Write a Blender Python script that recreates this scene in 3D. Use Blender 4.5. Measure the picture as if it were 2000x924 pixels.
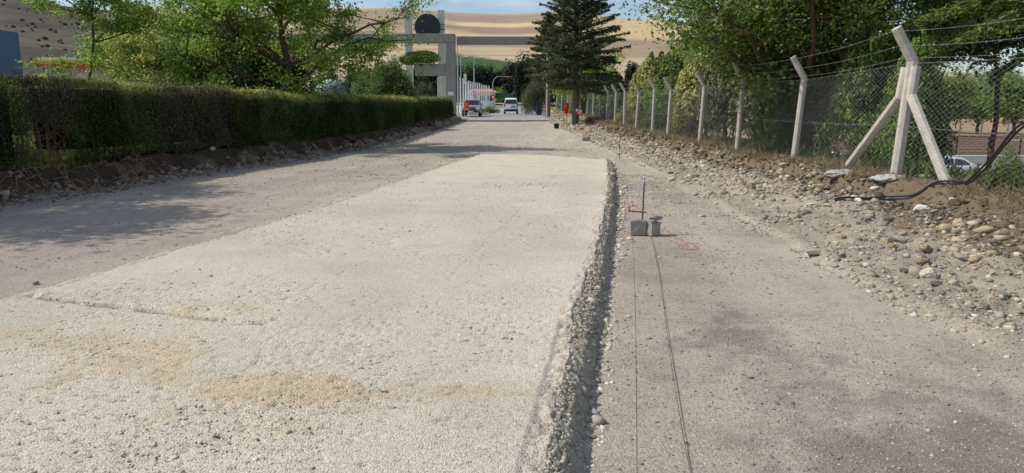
import bpy, bmesh, math, random
import numpy as np
from mathutils import Vector, Matrix, Euler
R = math.radians
for o in list(bpy.data.objects): bpy.data.objects.remove(o)
S = bpy.context.scene; C = S.collection

# ---------------------------------------------------------------- camera, sky, sun, exposure
EYE = 1.65; F = 1350.0; PITCH = math.atan(251/F)
cam = bpy.data.objects.new('camera', bpy.data.cameras.new('camera')); C.objects.link(cam)
cam.location = (0, 0, EYE); cam.rotation_euler = (R(90)-PITCH, 0, 0)
cam.data.sensor_width = 36; cam.data.lens = 36*F/2000; cam.data.clip_end = 8000; cam.data.clip_start = .05
S.camera = cam
SUN_EL = R(48)
w = bpy.data.worlds.new('World'); S.world = w; w.use_nodes = True
nt = w.node_tree; bg = nt.nodes['Background']
sky = nt.nodes.new('ShaderNodeTexSky'); sky.sky_type = 'NISHITA'; sky.sun_disc = False
sky.sun_elevation = SUN_EL; sky.sun_rotation = R(-90); sky.air_density = 1.0; sky.dust_density = 1.1; sky.ozone_density = 2.2
tc = nt.nodes.new('ShaderNodeTexCoord'); mp = nt.nodes.new('ShaderNodeMapping'); mp.inputs['Scale'].default_value = (1.6, 1.6, 7)
cl = nt.nodes.new('ShaderNodeTexNoise'); cl.inputs['Scale'].default_value = 2.4; cl.inputs['Detail'].default_value = 6; cl.inputs['Roughness'].default_value = .55
cr = nt.nodes.new('ShaderNodeValToRGB'); cr.color_ramp.elements[0].position = .47; cr.color_ramp.elements[1].position = .72
cr.color_ramp.elements[0].color = (0, 0, 0, 1); cr.color_ramp.elements[1].color = (.62, .62, .62, 1)
mx = nt.nodes.new('ShaderNodeMixRGB'); mx.inputs[2].default_value = (7.2, 7.5, 8.3, 1)
nt.links.new(tc.outputs['Generated'], mp.inputs[0]); nt.links.new(mp.outputs[0], cl.inputs['Vector'])
nt.links.new(cl.outputs['Fac'], cr.inputs[0]); nt.links.new(cr.outputs[0], mx.inputs[0]); nt.links.new(sky.outputs[0], mx.inputs[1])
nt.links.new(mx.outputs[0], bg.inputs[0]); bg.inputs[1].default_value = 0.135
sun = bpy.data.objects.new('sun', bpy.data.lights.new('sun', 'SUN')); C.objects.link(sun)
sun.data.energy = 3.9; sun.data.angle = R(.55); sun.data.color = (1, .945, .86)
sd = Vector((-math.cos(SUN_EL), 0.02, math.sin(SUN_EL)))
sun.rotation_euler = sd.to_track_quat('Z', 'Y').to_euler()
S.view_settings.view_transform = 'Standard'; S.view_settings.look = 'None'; S.view_settings.exposure = 0.0; S.view_settings.gamma = 1
S.render.engine = 'CYCLES'

# ---------------------------------------------------------------- helpers
def at(px, py, Y):
    """point of the place that lies Y metres ahead, in the direction of photo pixel px,py"""
    c, s = math.cos(PITCH), math.sin(PITCH); a = (px-1000)/F; b = (462-py)/F
    d = (a, c+b*s, -s+b*c); t = Y/d[1]
    return Vector((d[0]*t, Y, EYE+d[2]*t))
def _h(ix, iy, seed):
    n = (ix.astype(np.int64)*374761393 + iy.astype(np.int64)*668265263 + seed*974634777) & 0xffffffff
    n = ((n ^ (n >> 13))*1274126177) & 0xffffffff
    n = n ^ (n >> 16)
    return (n & 0xffff)/65535.0
def vn(x, y, seed=0):
    ix = np.floor(x); iy = np.floor(y); fx = x-ix; fy = y-iy
    fx = fx*fx*(3-2*fx); fy = fy*fy*(3-2*fy)
    a = _h(ix, iy, seed); b = _h(ix+1, iy, seed); c = _h(ix, iy+1, seed); d = _h(ix+1, iy+1, seed)
    return (a*(1-fx)+b*fx)*(1-fy)+(c*(1-fx)+d*fx)*fy
def fbm(x, y, f, octv=4, seed=0, gain=.5):
    x = np.asarray(x, float); y = np.asarray(y, float); s = 0; a = 1; t = 0
    for k in range(octv):
        s = s + a*(vn(x*f+17.3*k, y*f-9.1*k, seed+k)*2-1); t += a; a *= gain; f *= 2.03
    return s/t
def sst(a, b, x): t = np.clip((np.asarray(x, float)-a)/(b-a), 0, 1); return t*t*(3-2*t)
def tag(o, label=None, cat=None, group=None, kind=None):
    if label: o['label'] = label
    if cat: o['category'] = cat
    if group: o['group'] = group
    if kind: o['kind'] = kind
    return o
def empty(name, loc=(0, 0, 0), rz=0, **k):
    o = bpy.data.objects.new(name, None); C.objects.link(o); o.location = loc; o.rotation_euler = (0, 0, rz); o.empty_display_size = .2
    return tag(o, **k)
def link(name, me, m, parent=None, smooth=False):
    me.name = name
    o = bpy.data.objects.new(name, me); C.objects.link(o)
    if m:
        me.materials.clear(); me.materials.append(m)
    if parent: o.parent = parent
    if smooth: me.polygons.foreach_set('use_smooth', [True]*len(me.polygons))
    return o
def mesh_np(V, Fc, col=None, smooth=False):
    V = np.asarray(V, np.float32); Fc = np.asarray(Fc, np.int32); me = bpy.data.meshes.new('m')
    me.vertices.add(len(V)); me.vertices.foreach_set('co', V.ravel())
    k = Fc.shape[1]; me.loops.add(Fc.size); me.loops.foreach_set('vertex_index', Fc.ravel())
    me.polygons.add(len(Fc)); me.polygons.foreach_set('loop_start', np.arange(0, Fc.size, k, dtype=np.int32))
    me.polygons.foreach_set('loop_total', np.full(len(Fc), k, np.int32))
    if smooth: me.polygons.foreach_set('use_smooth', np.ones(len(Fc), bool))
    me.update(calc_edges=True)
    if col is not None:
        a = me.color_attributes.new('Col', 'FLOAT_COLOR', 'POINT'); c = np.ones((len(V), 4), np.float32); c[:, :3] = col
        a.data.foreach_set('color', c.ravel())
    me.validate(); return me
def grid_mesh(X, Y, Z, col=None, smooth=True):
    n, m = X.shape; V = np.stack([X, Y, Z], -1).reshape(-1, 3)
    i = np.arange(n*m).reshape(n, m); Fc = np.stack([i[:-1, :-1], i[:-1, 1:], i[1:, 1:], i[1:, :-1]], -1).reshape(-1, 4)
    return mesh_np(V, Fc, None if col is None else col.reshape(-1, 3), smooth)
class MB:
    def __init__(s): s.v = []; s.f = []
    def add(s, vs, fs):
        b = len(s.v); s.v += [tuple(v) for v in vs]; s.f += [tuple(i+b for i in f) for f in fs]; return s
    def box(s, c, d, rz=0, rx=0, ry=0, taper=1.0):
        M = Matrix.Translation(c) @ Euler((rx, ry, rz)).to_matrix().to_4x4(); vs = []
        for z in (-.5, .5):
            k = taper if z > 0 else 1
            for x, y in ((-.5, -.5), (.5, -.5), (.5, .5), (-.5, .5)): vs.append(M @ Vector((x*d[0]*k, y*d[1]*k, z*d[2])))
        return s.add(vs, [(3, 2, 1, 0), (4, 5, 6, 7), (0, 1, 5, 4), (1, 2, 6, 5), (2, 3, 7, 6), (3, 0, 4, 7)])
    def b2(s, a, b):
        a = Vector(a); b = Vector(b); return s.box((a+b)/2, [abs(x) for x in (b-a)])
    def tube(s, pts, rad, n=8, cap=True, phase=0):
        pts = [Vector(p) for p in pts]; m = len(pts)
        if not hasattr(rad, '__len__'): rad = [rad]*m
        vs = []; u = None
        for i, p in enumerate(pts):
            t = (pts[min(i+1, m-1)]-pts[max(i-1, 0)])
            t = t.normalized() if t.length > 1e-9 else Vector((0, 0, 1))
            if u is None: u = t.orthogonal().normalized() if abs(t.z) < .9 else (Vector((1, 0, 0))-t*t.x).normalized()
            else:
                u = (u-t*u.dot(t)); u = u.normalized() if u.length > 1e-6 else t.orthogonal().normalized()
            v = t.cross(u)
            for k in range(n):
                a = phase+2*math.pi*k/n; vs.append(p+(u*math.cos(a)+v*math.sin(a))*rad[i])
        fs = [(i*n+k, i*n+(k+1) % n, (i+1)*n+(k+1) % n, (i+1)*n+k) for i in range(m-1) for k in range(n)]
        if cap: fs += [tuple(range(n))[::-1], tuple((m-1)*n+k for k in range(n))]
        return s.add(vs, fs)
    def prism(s, poly, axis, a, b):
        """poly: 2-D outline, extruded along axis ('x' or 'y') from a to b"""
        n = len(poly); f = (lambda p, t: (t, p[0], p[1])) if axis == 'x' else (lambda p, t: (p[0], t, p[1]))
        vs = [f(p, a) for p in poly]+[f(p, b) for p in poly]
        return s.add(vs, [tuple(range(n)), tuple(range(n, 2*n))[::-1]]+[(i, i+n, (i+1) % n+n, (i+1) % n) for i in range(n)])
    def build(s, name, m, parent=None, bevel=0, smooth=False):
        me = bpy.data.meshes.new(name); me.from_pydata(s.v, [], s.f); me.update()
        bm = bmesh.new(); bm.from_mesh(me)
        bmesh.ops.recalc_face_normals(bm, faces=bm.faces)
        if bevel: bmesh.ops.bevel(bm, geom=list(bm.edges), offset=bevel, segments=2, affect='EDGES', profile=.5, clamp_overlap=True)
        bm.to_mesh(me); bm.free()
        o = link(name, me, m, parent, smooth)
        if smooth and hasattr(me, 'set_sharp_from_angle'): me.set_sharp_from_angle(angle=R(38))
        return o
def copy_tree(o, parent=None):
    c = o.copy(); C.objects.link(c)
    if parent: c.parent = parent
    for ch in list(o.children): copy_tree(ch, c)
    return c

# ---------------------------------------------------------------- materials
def srgb(r, g, b): return tuple(((v/255+.055)/1.055)**2.4 if v > 10 else v/255/12.92 for v in (r, g, b))
MATS = {}
def mat(name, col=None, rough=.8, var=.15, scale=8, bump=0, bscale=40, metal=0, attr=False, transl=0, spec=.3, emit=None, coord='Object', det=5, streak=None):
    if name in MATS: return MATS[name]
    m = bpy.data.materials.new(name); m.use_nodes = True; t = m.node_tree; N = t.nodes; L = t.links; b = N['Principled BSDF']
    b.inputs['Roughness'].default_value = rough; b.inputs['Metallic'].default_value = metal; b.inputs['Specular IOR Level'].default_value = spec
    tcn = N.new('ShaderNodeTexCoord'); src = tcn.outputs[coord]
    if streak:
        mpn = N.new('ShaderNodeMapping'); mpn.inputs['Scale'].default_value = streak; L.new(src, mpn.inputs[0]); srcs = mpn.outputs[0]
    else: srcs = src
    n = N.new('ShaderNodeTexNoise'); n.inputs['Scale'].default_value = scale; n.inputs['Detail'].default_value = det; n.inputs['Roughness'].default_value = .62; L.new(srcs, n.inputs['Vector'])
    mr = N.new('ShaderNodeMapRange'); mr.inputs['From Min'].default_value = .25; mr.inputs['From Max'].default_value = .75
    mr.inputs['To Min'].default_value = 1-var; mr.inputs['To Max'].default_value = 1+var; L.new(n.outputs['Fac'], mr.inputs['Value'])
    mul = N.new('ShaderNodeVectorMath'); mul.operation = 'SCALE'; L.new(mr.outputs[0], mul.inputs['Scale'])
    if attr:
        a = N.new('ShaderNodeAttribute'); a.attribute_name = 'Col'; L.new(a.outputs['Color'], mul.inputs[0])
    else: mul.inputs[0].default_value = col
    L.new(mul.outputs[0], b.inputs['Base Color'])
    if bump:
        n2 = N.new('ShaderNodeTexNoise'); n2.inputs['Scale'].default_value = bscale; n2.inputs['Detail'].default_value = 4; L.new(src, n2.inputs['Vector'])
        bp = N.new('ShaderNodeBump'); bp.inputs['Strength'].default_value = 1; bp.inputs['Distance'].default_value = bump; L.new(n2.outputs['Fac'], bp.inputs['Height']); L.new(bp.outputs[0], b.inputs['Normal'])
    if transl:
        tr = N.new('ShaderNodeBsdfTranslucent'); L.new(mul.outputs[0], tr.inputs[0]); ms = N.new('ShaderNodeMixShader'); ms.inputs[0].default_value = transl
        L.new(b.outputs[0], ms.inputs[1]); L.new(tr.outputs[0], ms.inputs[2]); L.new(ms.outputs[0], N['Material Output'].inputs['Surface'])
    MATS[name] = m; return m
def ground_mat(name, var=.22, big=3., fine=70., vor=55., bdist=.012, pit=0.0, fbd=.004, contrast=.12):
    m = bpy.data.materials.new(name); m.use_nodes = True; t = m.node_tree; N = t.nodes; L = t.links; b = N['Principled BSDF']
    b.inputs['Roughness'].default_value = .95; b.inputs['Specular IOR Level'].default_value = .12
    src = N.new('ShaderNodeTexCoord').outputs['Object']
    def noise(s, d=6, r=.65):
        n = N.new('ShaderNodeTexNoise'); n.inputs['Scale'].default_value = s; n.inputs['Detail'].default_value = d; n.inputs['Roughness'].default_value = r; L.new(src, n.inputs['Vector']); return n.outputs['Fac']
    def rng(x, a, bb, lo, hi):
        q = N.new('ShaderNodeMapRange'); q.inputs[1].default_value = a; q.inputs[2].default_value = bb; q.inputs[3].default_value = lo; q.inputs[4].default_value = hi; L.new(x, q.inputs[0]); return q.outputs[0]
    def mth(op, x, y):
        q = N.new('ShaderNodeMath'); q.operation = op
        for i, v in enumerate((x, y)):
            if isinstance(v, (int, float)): q.inputs[i].default_value = v
            else: L.new(v, q.inputs[i])
        return q.outputs[0]
    n1 = noise(big, 7); n2 = noise(fine, 3, .7); n3 = noise(11, 5)
    vo = N.new('ShaderNodeTexVoronoi'); vo.inputs['Scale'].default_value = vor; L.new(src, vo.inputs['Vector'])
    vc = N.new('ShaderNodeSeparateColor'); L.new(vo.outputs['Color'], vc.inputs[0])
    f = mth('MULTIPLY', rng(n1, .3, .7, 1-var*.6, 1+var*.6), rng(n2, .3, .7, 1-var, 1+var))
    f = mth('MULTIPLY', f, rng(vc.outputs[0], 0, 1, 1-contrast, 1+contrast))
    f = mth('MULTIPLY', f, rng(n3, .3, .7, 1-var*.4, 1+var*.4))
    a = N.new('ShaderNodeAttribute'); a.attribute_name = 'Col'
    mul = N.new('ShaderNodeVectorMath'); mul.operation = 'SCALE'; L.new(a.outputs['Color'], mul.inputs[0]); L.new(f, mul.inputs['Scale']); L.new(mul.outputs[0], b.inputs['Base Color'])
    h = mth('ADD', mth('MULTIPLY', vo.outputs['Distance'], -bdist*.9), mth('MULTIPLY', n2, fbd*2))
    h = mth('ADD', h, mth('MULTIPLY', n3, bdist*.45))
    if pit:
        p = noise(55, 4, .65); h = mth('ADD', h, rng(p, .34, .39, -pit, 0))
    bp = N.new('ShaderNodeBump'); bp.inputs['Distance'].default_value = 1; bp.inputs['Strength'].default_value = 1; L.new(h, bp.inputs['Height']); L.new(bp.outputs[0], b.inputs['Normal'])
    return m
M_ground = ground_mat('dirt', var=.2, big=.9, fine=95, vor=100, bdist=.0035, fbd=.008, contrast=.2)
M_slab = ground_mat('aggregate_base', var=.12, big=1.3, fine=120, vor=110, bdist=.0055, pit=.007, fbd=.0038, contrast=.15)
M_hill = mat('hill_fields', attr=True, rough=.95, var=.16, scale=.05, det=9, spec=.05)
M_stone = mat('stone', attr=True, rough=.9, var=.16, scale=22, bump=.006, bscale=30, spec=.15)
M_leaf = mat('leaf', attr=True, rough=.55, var=.1, scale=3, transl=.45, spec=.35)
M_needle = mat('needle', attr=True, rough=.7, var=.12, scale=2, transl=.3, spec=.2)
M_bark = mat('bark', srgb(92, 76, 62), rough=.95, var=.35, scale=9, bump=.02, bscale=18, streak=(3, 3, .6), spec=.1)
M_barkl = mat('pale_bark', srgb(118, 106, 94), rough=.95, var=.35, scale=9, bump=.02, bscale=18, streak=(3, 3, .6), spec=.1)
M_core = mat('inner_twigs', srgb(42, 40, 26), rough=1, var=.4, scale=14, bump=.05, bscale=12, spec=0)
M_conc = mat('post_concrete', srgb(188, 181, 167), rough=.9, var=.24, scale=7, bump=.004, bscale=60, spec=.15)
M_concg = mat('portal_concrete', srgb(150, 146, 138), rough=.9, var=.22, scale=2.2, bump=.01, bscale=20, streak=(4, 4, .5), spec=.15)
M_block = mat('block_concrete', srgb(154, 150, 142), rough=.95, var=.16, scale=30, bump=.006, bscale=90, spec=.1)
M_wire = mat('galvanised_wire', srgb(178, 182, 184), rough=.45, var=.1, metal=.55, spec=.5)
M_string = mat('string', srgb(60, 60, 62), rough=.8, var=.1)
M_rust = mat('rusty_rod', srgb(104, 82, 66), rough=.8, var=.3, scale=40, metal=.2)
M_rubber = mat('black_rubber', srgb(34, 34, 37), rough=.42, var=.2, scale=12, spec=.5)
M_white = mat('white_paint', srgb(225, 226, 224), rough=.35, var=.04)
M_wpole = mat('pole_white', srgb(228, 232, 232), rough=.4, var=.05)
M_steel = mat('lamp_steel', srgb(176, 180, 182), rough=.4, var=.08, metal=.4)
M_dark = mat('dark_plastic', srgb(28, 29, 31), rough=.5, var=.15)
M_glass = mat('car_glass', srgb(22, 30, 36), rough=.06, var=.05, spec=.9)
M_tyre = mat('tyre', srgb(24, 24, 25), rough=.85, var=.2)
M_rim = mat('rim', srgb(150, 152, 155), rough=.3, metal=.8, var=.05)
M_red = mat('red_paint', srgb(208, 34, 34), rough=.45, var=.06)
M_redlens = mat('red_lens', srgb(170, 20, 18), rough=.2, var=.05)
M_lens = mat('lamp_lens', srgb(210, 215, 220), rough=.1, var=.03)
M_orange = mat('orange_board', srgb(222, 98, 34), rough=.5, var=.06)
M_yellow = mat('yellow_band', srgb(226, 160, 34), rough=.5, var=.06)
M_pink = mat('pink_ribbon', srgb(250, 224, 226), rough=.6, var=.05)
M_blue = mat('blue_cladding', srgb(66, 92, 122), rough=.6, var=.06, scale=2)
M_bluebag = mat('blue_plastic', srgb(140, 170, 215), rough=.4, var=.1)
M_silver = mat('silver_paint', srgb(150, 153, 166), rough=.28, var=.03, metal=.3, spec=.6)
M_asph = mat('asphalt', srgb(150, 148, 144), rough=.9, var=.12, scale=1.2, bump=.006, bscale=60)
M_kerb = mat('kerb_stone', srgb(176, 170, 160), rough=.9, var=.12)
M_tile = mat('red_roof_tiles', srgb(176, 122, 106), rough=.8, var=.16, scale=6)
M_wall = mat('pale_wall', srgb(206, 200, 188), rough=.9, var=.08)
M_disc = mat('dark_disc', srgb(46, 54, 62), rough=.5, var=.12)
M_greennet = mat('green_net', srgb(58, 96, 80), rough=.7, var=.15)

# ---------------------------------------------------------------- terrain
FTY = [0, 12, 14.2, 16.5, 18.3, 21, 24.2, 32, 46, 64, 70, 400]; FTX = [-9.3, -8.9, -8.4, -8.0, -7.8, -7.2, -6.8, -5.95, -5.25, -4.6, -9, -9]
FRY = [0, 4.3, 9.1, 12.2, 17.6, 29, 43, 63, 90, 400]; FRX = [3.35, 3.33, 3.44, 3.65, 3.8, 4.05, 3.7, 3.0, 2.9, 2.9]
def footL(y): return np.interp(y, FTY, FTX)
def footR(y): return np.interp(y, FRY, FRX)
def fenceX(y): return np.interp(y, [0, 11.8, 16.5, 20, 60, 90], [6.5, 6.5, 6.68, 6.5, 6.5, 5.0])
def roadz(y): return np.interp(y, [0, 30, 45, 60, 75, 92, 110, 150, 220], [0, 0, .2, .54, .74, .82, 1.05, 2.4, 3.2])
def height(x, y, fine=True):
    x = np.asarray(x, float); y = np.asarray(y, float); rz = roadz(y)
    n = fbm(x, y, .35, 4, 3); nf = fbm(x, y, 2.6, 4, 7); nff = fbm(x, y, 9, 3, 11)
    z = rz+.03*n+.006*nf+.004*nff*(y < 40)
    xl = footL(y)+.25*fbm(x*0, y, .9, 3, 5)
    edge = 1-sst(64, 69, y)
    dl = xl-x                                   # distance into the left bank
    bank = sst(0, .75, dl)*.46+sst(0, .12, dl)*.05+sst(.6, 5, dl)*.28
    rag = (.10*nf+.05*nff)*sst(-.1, .3, dl)*(1-sst(1.0, 2.0, dl)*.8)
    gap = np.exp(-((y-14.6)/1.1)**2)*sst(0, .3, dl)*(1-sst(1.6, 3, dl))
    z = z+(bank+rag)*edge-.12*gap+sst(0, 4, -4.6-x)*(1-edge)*.2
    xr = footR(y)+.22*fbm(x*0+3, y, .7, 4, 9); fx = fenceX(y)
    d = x-xr; t = np.clip(d/np.maximum(fx-.75-xr, .5), 0, 1)
    rf = 1-sst(78, 92, y)
    tal = .04*sst(0, .15, d)+.17*sst(0, 1, t)+(.085*nf+.05*nff+.06*n)*sst(0, .5, d)
    cutx = fx-.74+.42*np.exp(-((y-10.6)/.8)**2)+.22*fbm(x*0+8, y, 1.1, 4, 21)+.07*fbm(x*0+2, y, 5, 3, 22)
    soft = 1.1*sst(10.6, 8.6, y); cut = .26*sst(0, .11+soft, x-cutx+soft*.75)+.035*nff*sst(-.2, .1, x-cutx)+.03*fbm(x, y, 5, 3, 23)*sst(-.1, .3, x-cutx)
    z = z+(tal+cut*(1-.0*y))*rf
    z = z-(sst(fx+1.3, fx+6.5, x))*(2.95*(1-sst(60, 170, y)))*1.0
    return z
xs = np.concatenate([np.array([-3000, -1500, -800, -400, -220, -140, -95, -70, -50]), np.arange(-40, -14, 1.2), np.arange(-14, -9.5, .2), np.arange(-9.5, 8.6, .055), np.arange(8.6, 16, .3), np.arange(16, 50, 1.8), np.array([55, 70, 95, 140, 220, 400, 800, 1500, 3000])])
ys = [-60, -30, -12, -5, -1, .8, 1.6]; y = 2.0
while y < 75: ys.append(y); y += max(.028, y*.0075)
while y < 240: ys.append(y); y *= 1.05
ys = np.array(ys+[300, 420, 700, 1400, 3000])
X, Y = np.meshgrid(xs, ys)
Z = height(X, Y)
Z = np.where(Y > 240, Z-sst(240, 420, Y)*3, Z)
def lerp(a, b, t): return a*(1-t[..., None])+np.array(b)*t[..., None]
c_dirt = np.array(srgb(180, 169, 151)); col = np.ones(X.shape+(3,))*c_dirt
lane = fbm(X+.04*Y, Y, .5, 4, 31); st = fbm((X-.10*Y)*2.6, Y*.14, 1, 4, 33)
col = lerp(col, srgb(192, 181, 162), sst(-.1, .55, st)*.7)
col = lerp(col, srgb(154, 144, 130), sst(0, .6, lane)*.4)
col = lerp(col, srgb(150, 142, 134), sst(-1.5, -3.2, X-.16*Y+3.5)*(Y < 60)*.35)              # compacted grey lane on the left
pt = np.exp(-(((X-2.15)/.85)**2+((Y-3.0)/1.1)**2))+.75*np.exp(-(((X-1.7)/.5)**2+((Y-4.8)/.75)**2))
col = lerp(col, srgb(120, 115, 108), sst(.15, 1.1, pt+1.0*fbm(X, Y, 3.2, 6, 41, .72))*.75)       # crushed old asphalt
pt2 = sst(.1, .6, fbm(X*1.2, Y*.7, 1.3, 5, 43))*(X > .3)*(Y < 18); col = lerp(col, srgb(142, 130, 116), pt2*.5)
dr = X-footR(Y); dlf = footL(Y)-X; near = (Y < 92)
rub = sst(-.05, .25, dr)*near; col = lerp(col, srgb(160, 149, 132), rub)
col = lerp(col, srgb(176, 164, 144), rub*sst(0, .5, fbm(X, Y, 1.7, 4, 51))*.7)
soil = sst(-.25, .1, X-fenceX(Y)+1.02+.5*sst(11.5, 8.5, Y)+.5*fbm(X, Y, .8, 3, 53))*near
col = lerp(col, srgb(122, 107, 88), soil)
col = lerp(col, srgb(132, 116, 96), soil*sst(0, .5, fbm(X, Y, 3, 4, 55))*.8)
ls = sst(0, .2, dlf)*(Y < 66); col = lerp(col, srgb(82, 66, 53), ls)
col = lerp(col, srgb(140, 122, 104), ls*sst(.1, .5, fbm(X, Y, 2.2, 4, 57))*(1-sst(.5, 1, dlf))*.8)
col = lerp(col, srgb(112, 124, 62), sst(1.3, 2.0, dlf+.5*fbm(X, Y, 1.2, 3, 59))*(Y > 0)*.9)
farR = (X > 9); col = lerp(col, srgb(150, 128, 98), farR*sst(9, 12, X)*.9)
lot = farR*sst(14, 17, X)*(Y < 47)*(Y > 20); col = lerp(col, srgb(150, 146, 140), lot)
terr = farR*(Y > 50)*(Y < 78)*(X > 20); col = lerp(col, srgb(146, 118, 96), terr.astype(float))
far = sst(150, 175, Y); col = lerp(col, srgb(176, 162, 112), far)
col = lerp(col, srgb(186, 172, 112), sst(112, 118, Y)*(1-sst(138, 142, Y)))
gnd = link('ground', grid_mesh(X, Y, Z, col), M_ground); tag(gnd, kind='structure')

# hills: real ground climbing from 170 m to 1500 m away
SK = [(-900, 40), (-500, 8), (-100, -4), (50, 2), (130, 18), (200, 29), (280, 31), (344, 26), (380, 27), (500, 29), (650, 27), (772, 27), (858, 31), (901, 35), (993, 37), (1061, 34), (1150, 38), (1220, 47), (1300, 51), (1400, 53), (1480, 60), (1560, 82), (1650, 105), (1800, 140), (1900, 150), (2000, 153), (2300, 156), (2900, 158)]
pxs = np.concatenate([np.arange(-900, 2900, 9.0)]); t = np.concatenate([np.linspace(165, 420, 70), np.linspace(428, 1500, 110)])
PX, T = np.meshgrid(pxs, t); tiltw = np.clip((PX-850)/500, -1, 1)*sst(420, 600, T)*(1-sst(1100, 1300, T)); E = 211-np.interp(PX, [a for a, b in SK], [b for a, b in SK])
E = E+1.2*fbm(PX*.01, T*0, 1, 3, 71)
leftm = 1-sst(250, 345, PX); rightm = sst(1560, 1750, PX); sc = 1-.35*leftm      # the scrubby hill on the left is nearer
prof = np.interp(T, [165, 300, 450, 800, 1300, 1500], [.04, .35, .57, .8, 1, .93])
XX = (PX-1000)/F*T*sc; YY = T*sc
ZZ = EYE+E*prof*YY/F+(fbm(XX, YY, .006, 4, 73)*3.2+fbm(XX, YY, .03, 3, 74)*.8)*sst(200, 500, T)*(1-sst(1150, 1300, T))
hx = XX; e = prof+.012*fbm(XX, YY, .01, 3, 75)+.055*fbm(XX, YY, .0022, 3, 76)*sst(.6, .75, prof)*(1-sst(.93, 1, prof))+.05*tiltw
hc = np.ones(PX.shape+(3,))*np.array(srgb(176, 160, 128))
def band(lo, hi, a=-1e9, b=1e9, soft=.012): return sst(lo-soft, lo+soft, e)*(1-sst(hi-soft, hi+soft, e))*sst(a-12, a+12, PX)*(1-sst(b-12, b+12, PX))
tilt = (PX-1000)/1000
def wav(f, s): return .03*fbm(PX*.004, PX*0+s, f, 3, 80+s)
hc = lerp(hc, srgb(146, 128, 106), band(.66, .79, 500, 1120))
hc = lerp(hc, srgb(186, 162, 124), sst(0, .02, e-.69-.08*tilt-wav(1, 1))*(1-sst(0, .02, e-.72-.05*tilt-wav(1, 2)))*(PX < 1060))
hc = lerp(hc, srgb(196, 168, 124), band(.80, .845, 760, 1120)); hc = lerp(hc, srgb(146, 126, 106), band(.845, .885, 700, 1120))
hc = lerp(hc, srgb(202, 176, 132), band(.885, .925, 900, 1200)); hc = lerp(hc, srgb(150, 132, 114), band(.935, .985, 500, 1180))
hc = lerp(hc, srgb(142, 124, 106), band(.80, .94, 600, 850)*.7)
hc = lerp(hc, srgb(158, 134, 106), band(.555, .57, 900, 1040, .004)); hc = lerp(hc, srgb(168, 142, 110), sst(0, .008, e-.60-.12*tilt)*(1-sst(0, .008, e-.612-.1*tilt))*(PX < 1100))
hc = lerp(hc, srgb(152, 134, 108), band(.56, .84, 1130, 1700)); hc = lerp(hc, srgb(190, 168, 126), band(.84, 1, 1130, 1700))
gl = .575-.09*(PX-895)/140
hc = lerp(hc, srgb(66, 88, 52), (1-sst(-.006, .006, e-gl))*sst(.2, .21, e)*(1-sst(1060, 1090, PX))*sst(860, 885, PX))
hc = lerp(hc, srgb(124, 120, 80), (e < .375)*(e > .365)*(PX < 1060)*(PX > 700)*1.)
hc = lerp(hc, srgb(88, 82, 73), leftm); hc = lerp(hc, srgb(66, 64, 55), leftm*sst(-.1, .5, fbm(XX, YY, .012, 5, 77)+.6*(e-.6))*.8)  # scrub tones, darkened in colour for a cloud's shadow over this hill
hc = lerp(hc, srgb(106, 96, 82), leftm*sst(.1, .4, fbm(XX*.6, YY*2, .014, 4, 78))*(e < .7)*.7)
hc = lerp(hc, srgb(120, 118, 84), rightm*(e < .9)); mid = sst(210, 260, PX)*(1-sst(400, 440, PX)); hc = lerp(hc, srgb(140, 120, 100), mid*(e < .93)*.9)
hill = link('hills', grid_mesh(XX, YY, ZZ, hc), M_hill); tag(hill, kind='structure')

# asphalt road beyond the works, cross road, kerbs, islands
def sheet(name, m, rows, dz, kind='structure'):
    V = []; Fc = []
    nx = 14
    for (yy, x0, x1) in rows:
        for k in range(nx+1):
            x = x0+(x1-x0)*k/nx; V.append((x, yy, roadz(yy)+dz))
    for r in range(len(rows)-1):
        for k in range(nx): a = r*(nx+1)+k; Fc.append((a, a+1, a+nx+2, a+nx+1))
    return tag(link(name, mesh_np(V, Fc), m), kind=kind)
sheet('asphalt_road', M_asph, [(yy, -6.2+.4*math.sin(yy), 4.6) for yy in np.arange(59.5, 141, 2.)], .085)
sheet('cross_road', M_asph, [(yy, -160, 160) for yy in np.arange(141.2, 158, 2.)], .34)
k = MB()
for a in range(20): k.box((1.6+.55*a*.5, 84+.0*a, roadz(84)+.14), (.26, .2, .14))
tag(k.build('kerb', mat('faded_red_kerb', srgb(196, 140, 122), rough=.8), None), 'faded red kerb stones along the roadside near the white van', 'kerb')
k = MB(); k.prism([(-6.5, .8), (-6.5, 1.05), (-3.0, 1.05), (-2.6, .8)], 'y', 84, 96); tag(k.build('traffic_island', M_kerb), kind='structure')

# ---------------------------------------------------------------- the gravel base course (slab)
LY = [1.2, 5.29, 6.25, 7.76, 9.45, 12.04, 23.11, 24]; LX = [-4.8, -4.05, -3.8, -3.45, -3.12, -2.69, -1.0, -.85]
RY = [1.2, 2.64, 3.51, 3.98, 4.81, 6.92, 12.81, 19.73, 24]; RX = [-.0, .13, .25, .33, .44, .84, 1.79, 2.7, 3.1]
BY = [1.2, 2.93, 3.3, 4.22, 5.62, 8.26, 11.89, 17.56, 24]; BX = [.14, .32, .38, .54, .80, 1.22, 1.80, 2.62, 3.35]
yv = []; y = 1.5
while y < 23.2: yv.append(y); y += max(.011, y*.0042)
yv = np.array(yv); H = .16
uu = np.concatenate([np.array([0, .004, .008, .012, .016]), np.linspace(.02, 1, 300)]); ss = np.linspace(0, 1, 26)[1:]
l = np.interp(yv, LY, LX)+.03*fbm(yv*0, yv, 3, 4, 91); r = np.interp(yv, RY, RX)+.035*fbm(yv*0+4, yv, 2.2, 4, 92); b_ = np.interp(yv, BY, BX)+.03*fbm(yv*0+9, yv, 3, 4, 93)
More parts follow.
